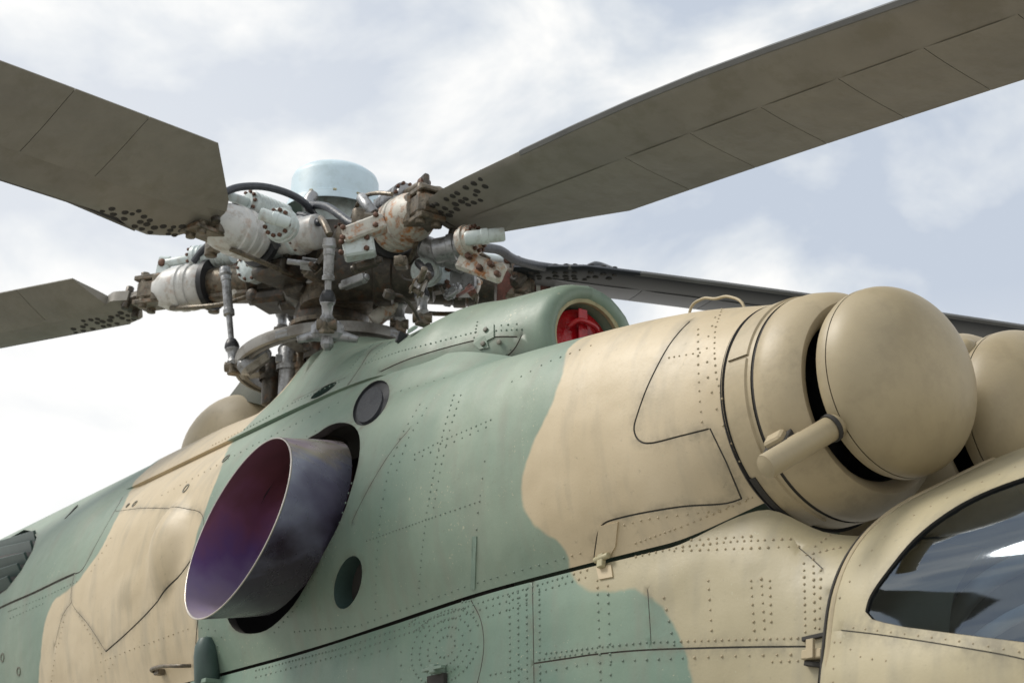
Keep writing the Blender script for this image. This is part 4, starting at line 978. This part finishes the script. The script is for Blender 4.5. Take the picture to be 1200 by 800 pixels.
for key, az in AZ.items():
    Mx = arm_frame(az); root = None; dx = {'C': .27, 'D': .12, 'B': .14}.get(key, 0)
    for nm, me, mm in protos:
        mesh_ = variant(me, TINT[key][nm]) if key in TINT and nm in TINT[key] else me
        o = bpy.data.objects.new(nm, mesh_); scene.collection.objects.link(o)
        if root is None: root = o; o.name = 'hub_arm'; o.parent = heli; o.matrix_world = Mx
        else:
            o.parent = root
            if dx and nm not in ('hinge_lug', 'flap_hinge', 'hinge_bolts', 'droop_stop', 'hose'): o.location.x = dx
            if nm.endswith('bolts'): o['kind'] = 'stuff'

for key in 'BCD':
    o = NECK.build('arm_neck', M['grime'], heli); o.matrix_world = arm_frame(AZ[key])

# blades
def blade_frame(az, droop, pitch):
    a = radians(az); d0 = cos(a)*xh+sin(a)*yh; w0 = -sin(a)*xh+cos(a)*yh; dr = radians(droop)
    d = cos(dr)*d0-sin(dr)*zh; n = d.cross(w0); p = radians(pitch); w = cos(p)*w0-sin(p)*n; return d, w, d.cross(w), H+d0*.35
def blade(key, az, droop, pitch, le, te, pocket0, length, root_le, root_te, matk='blade', matp='blade2', taper=.32, xmin=.5, lift=0):
    """le/te: chordwise position of leading and trailing edge; the spar runs to the clamp, the pockets start at pocket0"""
    d, w, n, O = blade_frame(az, droop, pitch); O = O+zh*lift
    def pt(x, y, z): return O+d*x+w*y+n*z-zh*(.005*x*abs(x))
    ch = te-le; split = le+ch*.36
    def thick(y, x):      # half thickness at chord position
        s_ = (y-le)/ch; s_ = min(max(s_, 0), 1); t = .13*ch*5*(.2969*sqrt(s_)-.126*s_-.3516*s_**2+.2843*s_**3-.1036*s_**4)
        return t
    # spar
    xs = [root_le[0][0]]+[p[0] for p in root_le[1:]]
    stations = sorted(set([round(x, 3) for x in list(np.linspace(root_le[0][0], pocket0+taper, 12))+list(np.linspace(pocket0+taper, length, 24))]))
    mb = MB(); v = []; f = []; ny = 9
    lx = [p[0] for p in root_le]; ly = [p[1] for p in root_le]; tx = [p[0] for p in root_te]; ty = [p[1] for p in root_te]
    for x in stations:
        l0 = float(np.interp(x, lx, ly)); t0 = float(np.interp(x, tx, ty))
        ring_ = []
        for k in range(ny):
            s_ = k/(ny-1); y = l0+(t0-l0)*(s_**1.5); h = thick(le+(y-l0)/(t0-l0+1e-9)*(split-le), x)
            h = max(h, .012) if k == ny-1 else h
            ring_.append((x, y, h))
        top = ring_[:]; bot = [(a, b, -c) for a, b, c in ring_[::-1]]
        if True: bot = bot[:-1] if abs(ring_[0][2]) < 1e-6 else bot
        v += [pt(*q_) for q_ in top+bot]
    k = len(top+bot)
    for i in range(len(stations)-1):
        for j in range(k): f.append((i*k+j, i*k+(j+1) % k, (i+1)*k+(j+1) % k, (i+1)*k+j))
    f += [tuple(range(k))[::-1], tuple((len(stations)-1)*k+j for j in range(k))]
    mb.add(v, f); spar = mb.build('rotor_blade', M[matk], heli)
    # leading-edge strip
    mb = MB(); v = []; f = []
    for x in np.linspace(pocket0-.05, length, 16):
        for z_, y_ in ((.016, .02), (.019, .008), (0, -.004), (-.019, .008), (-.016, .02)): v.append(pt(x, float(np.interp(x, lx, ly))+y_, z_*ch/.7))
    for i in range(15):
        for j in range(4): f.append((i*5+j, i*5+j+1, (i+1)*5+j+1, (i+1)*5+j))
    mb.add(v, f); mb.build('erosion_strip', M['bladeedge'], spar)
    # trailing-edge pockets, one sheet-metal box each
    n_ = 0; x0 = pocket0; pl = .42
    while x0 < length:
        x1 = min(x0+pl, length)
        inner0 = x0-taper*.0 if n_ else x0
        mb = MB(); v = []; f = []; ks = 6; M_ = 5
        for i in range(M_+1):
            for side_ in (1, -1):
                for k in range(ks+1):
                    y = split+.004+(te-split-.004)*k/ks; gap = .002
                    xa = x0+gap; xb = x1-gap
                    if n_ == 0: xa = max(xmin, x0+gap-taper*(1-(k/ks)))
                    x = xa+(xb-xa)*i/M_
                    edge = min((x-xa), (xb-x))/(xb-xa+1e-9)
                    z = thick(y, x)*side_+side_*.0035*min(1, edge*10)
                    if k == ks: z = side_*.003
                    v.append(pt(x, y, z))
        kk = 2*(ks+1)
        for i in range(M_):
            for k in range(ks):
                f.append((i*kk+k, i*kk+k+1, (i+1)*kk+k+1, (i+1)*kk+k)); a_ = i*kk+ks+1+k; f.append((a_, (i+1)*kk+ks+1+k, (i+1)*kk+ks+2+k, a_+1))
            f.append((i*kk+ks, i*kk+kk-1, (i+1)*kk+kk-1, (i+1)*kk+ks))
        for i in (0, M_):
            for k in range(ks): f.append((i*kk+k, i*kk+ks+1+k, i*kk+ks+2+k, i*kk+k+1))
        mb.add(v, f); o = mb.build('pocket', M[matp], spar)
        n_ += 1; x0 = x1
    # seal fillet along the split: thin backing so the joint reads as a gap
    mb = MB(); v = []; f = []; X_ = list(np.linspace(pocket0, length, 30)); t_in = thick(split, 0)*.8
    for x in X_:
        v += [pt(x, split-.01, t_in), pt(x, te-.012, .0), pt(x, split-.01, -t_in)]
    for i in range(29):
        a_ = 3*i; f += [(a_, a_+1, a_+4, a_+3), (a_+1, a_+2, a_+5, a_+4)]
    mb.add(v, f, False); mb.build('pocket_core', M[matk], spar)
    # root bolts and washers on both faces of the spar root
    mb = MB(); r_ = random.Random(3); xr0 = root_le[0][0]+.08
    for k in range(22):
        x = xr0+.02+(k % 8)*.062+r_.uniform(-.006, .006); row = k//8; x += r_.uniform(-.02, .02); yy = float(np.interp(x, lx, ly))
        t_ = float(np.interp(x, tx, ty)); y = yy+.045+row*.05+r_.uniform(-.012, .012)
        if y > t_-.02: continue
        zt = thick(le+(y-yy)/(t_-yy)*(split-le), x)
        for s_ in (-1, 1):
            c = pt(x, y, s_*(zt-.006)); mb.cyl(c, c+n*s_*.010, .013+.008*r_.random(), seg=8, bev=.2)
    o = mb.build('root_bolts', M['gap'], spar); o['kind'] = 'stuff'
    # shank into the clamp
    mb = MB(); x0 = root_le[0][0]; ym = (float(np.interp(x0, lx, ly))+float(np.interp(x0, tx, ty)))/2
    hubp = Vector(H)+(cos(radians(az))*xh+sin(radians(az))*yh)*(.90+{'C': .27, 'D': .12, 'B': .14}.get(key, 0))
    q0 = hubp; q1 = pt(x0+.06, ym, 0)
    mb.box((q0+q1)/2, (q1-q0).length+.06, .13, .085, ax=q1-q0, up=n, bev=.3)
    mb.cyl(pt(x0+.02, ym-.05, -.075), pt(x0+.02, ym-.05, .075), .024, seg=12); mb.cyl(pt(x0+.02, ym+.05, -.075), pt(x0+.02, ym+.05, .075), .024, seg=12)
    mb.build('root_shank', M['dark'], spar)
    return spar
blade('A', -78, 1.4, -20, -.17, .55, .93, 7.6, [(.58, -.06), (.66, -.17), (.80, -.225), (.92, -.215), (1.02, -.17), (8, -.17)], [(.58, .16), (.72, .15), (.9, .10), (8, .10)], taper=.46, xmin=.58)
blade('B', 1.5, 2.1, 11, -.24, .41, 1.68, 7.6, [(.72, -.17), (.85, -.215), (1.1, -.235), (1.5, -.25), (2.0, -.272), (2.5, -.285), (2.9, -.283), (3.3, -.268), (3.9, -.24), (5, -.225), (8, -.22)], [(.72, .15), (.93, .20), (1.1, .14), (1.5, -.0), (8, .0)], taper=1.5, xmin=.93)
blade('C', -152, 1.4, -14, -.19, .33, 1.24, 7.6, [(1.02, -.07), (1.08, -.16), (1.2, -.19), (8, -.19)], [(1.02, .08), (1.12, .10), (1.25, .04), (8, .0)], taper=.08, xmin=1.1)
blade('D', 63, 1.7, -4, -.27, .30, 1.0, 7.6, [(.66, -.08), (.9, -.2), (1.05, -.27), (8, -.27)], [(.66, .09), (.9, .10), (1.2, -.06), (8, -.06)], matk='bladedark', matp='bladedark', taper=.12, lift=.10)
blade('E', 138, 3, 5, -.2, .4, 1.1, 7.6, [(.70, -.08), (.85, -.2), (8, -.2)], [(.70, .09), (.9, .10), (1.2, .02), (8, .02)], taper=.12)

# pitch links between horns and swashplate
def rod(px0, py0, y0, px1, py1, y1, name='pitch_link', big=True):
    a = Vector(onY(px0, py0, y0)); b = Vector(onY(px1, py1, y1)); d_ = (b-a).normalized(); L0 = (b-a).length
    mb = MB(); mb.lathe([(0, .02), (.02, .028), (.06, .030), (.065, .026), (L0*.40, .026), (L0*.41, .031), (L0*.46, .031), (L0*.47, .017), (L0-.15, .0155), (L0-.145, .026), (L0-.125, .036), (L0-.105, .038), (L0-.09, .028), (L0-.05, .026), (L0-.03, .036), (L0, .024), (L0, 0)], a, d_, 20)
    mb.lathe([(-.02, 0), (-.02, .03), (.02, .036), (.04, .024)], a, d_, 16)
    o = mb.build(name, M['steel'], heli)
    MB().lathe([(L0-.17, .018), (L0-.165, .026), (L0-.14, .038), (L0-.12, .042), (L0-.10, .034), (L0-.095, .02)], a, d_, 18).build('rubber_boot', M['black'], o)
    mb = MB(); mb.cyl(b-Rv_*.05, b+Rv_*.05, .028, seg=14); mb.box(b+d_*.015, .06, .07, .05, ax=d_, up=(0, 0.3, 1) if abs(d_.z) < .9 else (1, 0, 0)); mb.build('link_end', M['grime'], o)
    return o
Rv_ = Vector(Rv); V3_ = lambda *a: Vector(a)
zz0 = H.z
rod(264, 318, -.52, 274, 430, -.48)
rod(386, 284, -.60, 383, 380, -.54)
rod(330, 335, .12, 331, 388, .12)
rod(470, 330, .15, 468, 380, .15)
rod(494, 330, .0, 495, 372, .0)
c = Vector(onY(384, 388, -.50)); mb = MB(); mb.box(c, .16, .10, .09, ax=Rv_, bev=.25); mb.box(c-V3_(0, 0, .06), .06, .08, .07, ax=Rv_, bev=.3)
for s_ in (-1, 1): mb.cyl(c+Rv_*.05*s_-V3_(0, 0, .02), c+Rv_*.15*s_-V3_(0, 0, .045), .03, .018, seg=14)
mb.build('swashplate_bracket', M['steel'], sw)
c = Vector(onY(298, 422, -.42)); mb = MB(); mb.box(c, .20, .10, .10, ax=Rv_+V3_(0, 0, .8), bev=.3); mb.build('swashplate_lug', M['steel'], sw)
for px, py in ((346, 366), (360, 360)): MB().lathe([(0, .02), (.03, .05), (.08, .06), (.13, .045), (.16, .02)], Vector(onY(px, py+12, .1)), (0, 0, 1), 20).build('rubber_boot', M['black'], sw)
# control servos and brackets in the open bay under the swashplate
for i, (px, py, r, hgt, mm) in enumerate(((338, 418, .05, .30, 'steel'), (352, 416, .03, .20, 'grime'), (325, 432, .035, .18, 'dark'), (362, 432, .045, .14, 'steel'), (344, 442, .04, .15, 'rust'), (370, 405, .05, .22, 'dark'), (318, 430, .05, .22, 'dark'))):
    c = Vector(onZ(px, py, 4.20)); mb = MB(); mb.cyl(c+Vector((0, 0, .05)), c-Vector((0, 0, hgt)), r, r*.9, seg=18); mb.lathe([(0, r*1.25), (.03, r*1.25)], c-Vector((0, 0, .08)), (0, 0, 1), 18)
    mb.box(c-Vector((0, 0, .02)), r*2.6, r*1.6, .05, ax=Rv_); mb.build('control_servo', M[mm], heli)
mb = MB(); 
for px, py in ((345, 402), (357, 418), (333, 410)): c = Vector(onZ(px, py, 4.25)); vv_ = -Vector(ray(px, py)); mb.lathe([(0, .012), (0, .035), (.025, .035), (.025, .016), (0, .012)], c, vv_, 18)
mb.build('servo_eye', M['steel'], heli)
# bay floor: olive deck and back wall
c = Vector((-4.45, 0, 3.80)); MB().box(c, 1.3, .9, .04).build('bay_floor', M['gap'], heli)
P4 = [Vector(onY(*p)) for p in ((268, 465, -.10), (286, 441, -.05), (318, 428, .05), (352, 420, .12), (352, 470, .0), (315, 476, -.12))]
n4 = (P4[1]-P4[0]).cross(P4[4]-P4[0]).normalized()*.03; k4 = len(P4)
link('bay_coaming', mesh('bay_coaming', P4+[p+n4 for p in P4], [tuple(range(k4)), tuple(range(2*k4-1, k4-1, -1))]+[(i, (i+1) % k4, k4+(i+1) % k4, k4+i) for i in range(k4)]), heli, mat('olive_deck', (.045, .05, .026), .6, var=.3, bump=.2), False)
# hub clutter: reservoirs, blocks, hoses
def blob(px, py, y, r, L0, ax, mm, name, bolts=False):
    c = Vector(onY(px, py, y)); ax = Vector(ax).normalized(); mb = MB()
    mb.lathe([(-L0/2, 0), (-L0/2, r*.8), (-L0/2+.01, r), (-L0*.1, r), (-L0*.08, r*1.12), (L0*.08, r*1.12), (L0*.1, r), (L0/2-.01, r), (L0/2, r*.85), (L0/2, 0)], c, ax, 28); o = mb.build(name, M[mm], hub)
    if bolts:
        mb = MB(); e1 = ax.orthogonal().normalized(); e2_ = ax.cross(e1)
        for k in range(12):
            a = 2*pi*k/12; p = c+ax*(L0/2)+(e1*cos(a)+e2_*sin(a))*r*.82; mb.cyl(p, p+ax*.016, .0115, seg=6)
        q_ = mb.build('flange_bolts', M['bolt'], o); q_['kind'] = 'stuff'
    return o
V3 = lambda *a: Vector(a)
blob(330, 264, -.70, .082, .10, V3(.55, -.78, -.15), 'pale', 'hinge_cap', True)
blob(322, 256, -.78, .032, .16, V3(-.4, -.8, .25), 'pale', 'bleed_stub')
blob(352, 276, -.38, .095, .26, V3(.3, -.5, .0)+Rv_*1.2, 'barrel', 'reservoir')
for px, py, a_, b_, c_, up_, mm, nm in ((427, 270, .22, .10, .085, .42, 'rust', 'valve_block'), (421, 292, .16, .10, .09, .18, 'pale', 'valve_cover'), (543, 330, .14, .10, .15, .0, 'steel', 'accumulator_box'), (520, 326, .10, .09, .12, -.1, 'pale', 'valve_cover')):
    mb = MB(); c = Vector(onY(px, py, -.42 if px < 500 else .25)); mb.box(c, a_, b_, c_, ax=Rv_+V3(0, 0, up_), bev=.12)
    o = mb.build(nm, M[mm], hub); mb = MB(); fr_ = -Vector(ray(px, py))
    for sx_ in (-.4, .4):
        for sz_ in (-.32, .32): q_ = c+(Rv_+V3(0, 0, up_)).normalized()*a_*sx_+V3(0, 0, 1)*c_*sz_+V3(.5, -.8, 0).normalized()*b_*.5; mb.cyl(q_, q_+V3(.5, -.8, 0).normalized()*.018, .014, seg=6)
    mb = mb.build('cover_bolts', M['bolt'], o); mb['kind'] = 'stuff'
blob(549, 283, .0, .078, .09, Rv_*1.0+V3(.55, -.45, .1), 'rust', 'hinge_cap', True)
blob(530, 290, .05, .065, .20, Rv_*1.0+V3(.2, -.2, .1), 'steel', 'damper_body')
blob(568, 277, .0, .036, .20, Rv_*1.0+V3(0, 0, .12), 'pale', 'damper_stub')
mb = MB(); a_ = Vector(onY(538, 304, .0)); b_ = Vector(onY(590, 322, .1)); mb.box((a_+b_)/2, (b_-a_).length, .05, .10, ax=b_-a_, bev=.3); o = mb.build('rusty_lever', M['rust'], hub); mb = MB()
for t_ in (.3, .55, .8, .95): q_ = a_+(b_-a_)*t_+V3(.02, -.03, (.02 if t_ in (.3, .8) else -.02)); mb.cyl(q_, q_+V3(.02, -.03, 0), .016, seg=6)
mb = mb.build('cover_bolts', M['bolt'], o); mb['kind'] = 'stuff'
blob(520, 298, .1, .06, .26, Rv_+V3(0, 0, -.45), 'steel', 'actuator')
blob(500, 318, .1, .075, .12, V3(.7, -.6, -.2), 'pale', 'reservoir')
blob(340, 318, -.1, .16, .5, Rv_+V3(0, 0, .1), 'dark', 'hub_casting')
blob(450, 322, .0, .15, .55, Rv_+V3(0, 0, .0), 'dark', 'hub_casting')
blob(395, 335, -.05, .20, .3, V3(0, 0, 1), 'grime', 'hub_casting')
blob(300, 335, .1, .11, .45, Rv_+V3(0, 0, .0), 'dark', 'hub_casting')
blob(540, 335, .5, .11, .4, Rv_+V3(0, 0, -.05), 'dark', 'hub_casting')
blob(455, 362, .1, .045, .22, Rv_+V3(0, 0, .9), 'rust', 'bracket_arm')
blob(350, 362, .15, .06, .16, V3(0, 0, 1), 'dark', 'counterweight')
for px, py, y in ((305, 300, -.3), (345, 300, -.35), (382, 305, -.38), (430, 310, -.35), (470, 308, -.3), (370, 325, -.3), (415, 330, -.28), (320, 330, -.1), (480, 335, .1), (510, 340, .2), (285, 345, .1), (252, 335, .2)):
    c = Vector(onY(px, py, y)); ax = Vector((random.uniform(-1, 1), random.uniform(-1, 1), random.uniform(-.4, .4))); mb = MB()
    mb.box(c, random.uniform(.09, .15), random.uniform(.04, .07), random.uniform(.035, .06), ax=ax, bev=.12); mb.cyl(c-ax.normalized()*.085, c+ax.normalized()*.085, .018, seg=12); mb.cyl(c-ax.normalized()*.07, c-ax.normalized()*.05, .030, seg=6)
    mb.build('hub_fitting', M[random.choice(['dark', 'grime', 'grime', 'dark', 'steel'])], hub)
rf = random.Random(5)
for k in range(34):
    px = rf.uniform(262, 560); y = rf.uniform(-.45, .15)+(.5 if px > 500 else 0); py = rf.uniform(296, 346) if px < 500 else rf.uniform(312, 348)
    c = Vector(onY(px, py, y)); ax = Vector((rf.uniform(-1, 1), rf.uniform(-1, 1), rf.uniform(-.5, .5))).normalized(); up = ax.orthogonal().normalized(); kind = k % 3; mb = MB()
    if kind == 0:      # clevis with a pin
        w_ = up.cross(ax)
        for s_ in (-1, 1): mb.box(c+w_*.022*s_, .09, .010, .05, ax=ax, up=up, bev=.2)
        mb.cyl(c+ax*.03-w_*.038, c+ax*.03+w_*.038, .014, seg=12); mb.cyl(c-ax*.12, c-ax*.03, .016, seg=12)
    elif kind == 1:    # banjo fitting and a short pipe
        mb.cyl(c-up*.02, c+up*.02, .03, seg=6); mb.tube([c, c+ax*.06+up*.01, c+ax*.13-up*.03, c+ax*.18-up*.08], .009, 8)
    else:              # bolted flange
        mb.cyl(c-ax*.012, c+ax*.012, .055, seg=24)
        w_ = up.cross(ax)
        for j in range(6): q_ = c+(up*cos(j*pi/3)+w_*sin(j*pi/3))*.042; mb.cyl(q_-ax*.02, q_+ax*.022, .009, seg=6)
    o = mb.build(('clevis', 'banjo_fitting', 'bolted_flange')[kind], M[rf.choice(['grime', 'dark', 'rustbrown', 'rust', 'grime', 'dark', 'steel'])], hub); 
    if kind != 1: o['kind'] = 'stuff'
def hose(pts, r, mm='hose', name='hose'):
    MB().tube([onY(*p) for p in pts], r, 12, ridge=.04).build(name, M[mm], hub)
hose([(362, 240, -.25), (382, 242, -.3), (398, 252, -.33), (412, 262, -.34), (425, 262, -.34)], .022)
hose([(368, 228, -.22), (362, 236, -.25), (364, 244, -.25)], .034, 'steel')
hose([(424, 232, -.22), (430, 240, -.24), (438, 250, -.22)], .03, 'steel')
hose([(350, 252, -.35), (362, 254, -.36), (374, 262, -.36)], .018)
hose([(272, 238, -.6), (286, 234, -.55), (305, 237, -.5), (322, 246, -.42)], .021)
hose([(318, 262, -.6), (318, 275, -.6), (326, 290, -.55)], .018, 'black')
hose([(458, 262, -.0), (456, 246, -.0), (464, 234, -.0), (480, 228, .05)], .024)
hose([(560, 290, .3), (585, 293, .5), (605, 305, .7), (640, 313, 1.0), (690, 318, 1.3)], .025)
hose([(386, 275, -.45), (380, 262, -.45), (376, 256, -.42)], .018, 'grime')
hose([(490, 308, -.05), (504, 322, -.1), (502, 312, .0)], .02, 'black')
# cuff of the far right blade: dark sleeve with clamps
a = Vector(onY(575, 334, .95)); b = Vector(onY(648, 334, 1.25))
MB().cyl(a, b, .10, .085, seg=28).build('blade_sleeve', M['rustbrown'], hub)
for t in (.45, .75, .98): p = a+(b-a)*t; MB().lathe([(-.012, .09), (-.012, .104), (.012, .103), (.012, .09)], p, b-a, 28).build('sleeve_clamp', M['barrel'], hub)
a = Vector(onY(695, 318, 1.35)); b = Vector(onY(760, 330, 1.9))
MB().tube([onY(684, 326, 1.3), onY(698, 318, 1.4), onY(730, 326, 1.7), onY(790, 338, 2.2)], [.03, .06, .045, .015], 16).build('blade_root_fairing', M['bladedark'], hub)

# ---- cockpit interior glimpsed through the pane
hc = sum((Vector(p) for p in hoop), Vector())/len(hoop); hb_ = [hc+(Vector(p)-hc)*.985+Vector((.03, 0, 0)) for p in hoop]
link('rear_bulkhead', mesh('rear_bulkhead', hb_, [tuple(range(len(hb_)))]), heli, mat('bulkhead_blue_grey', (.09, .14, .21), .6, var=.3), False)
mb = MB(); c = Vector((.62, 0, 2.0)); mb.box(c, .12, .42, .62, ax=Vector((1, 0, .2)), bev=.25); mb.box(c+Vector((.02, 0, .38)), .10, .26, .18, bev=.3); mb.build('pilot_seat', mat('seat_fabric', (.06, .07, .08), .8, bump=.3), heli)
mb = MB(); mb.box((.7, .05, 1.70), 1.5, .8, .05); mb.box((.7, .50, 2.0), 1.4, .03, .9); mb.box((1.4, .0, 1.85), .03, .9, .7); mb.build('cockpit_tub', mat('cockpit_grey', (.10, .15, .20), .6, var=.2), heli)
mb = MB(); mb.tube([(.10, -.42, 1.95), (.3, -.38, 2.18), (.7, -.34, 2.26), (1.3, -.35, 2.2)], .03, 12); mb.tube([(.12, -.44, 1.90), (.4, -.40, 2.06), (.8, -.36, 2.12), (1.3, -.37, 2.10)], .022, 12); mb.build('canopy_rail', mat('grey_rail', (.62, .62, .62), .35), heli)

# ---- ground the machine stands on (below the frame; seen only in reflections and bounce)
g = mesh('ground', [(-400, -400, -.55), (400, -400, -.55), (400, 400, -.55), (-400, 400, -.55)], [(0, 1, 2, 3)])
go = link('ground', g, None, mat('pale_concrete', (.30, .29, .26), .9, var=.2, scale=.4), False); go['kind'] = 'structure'
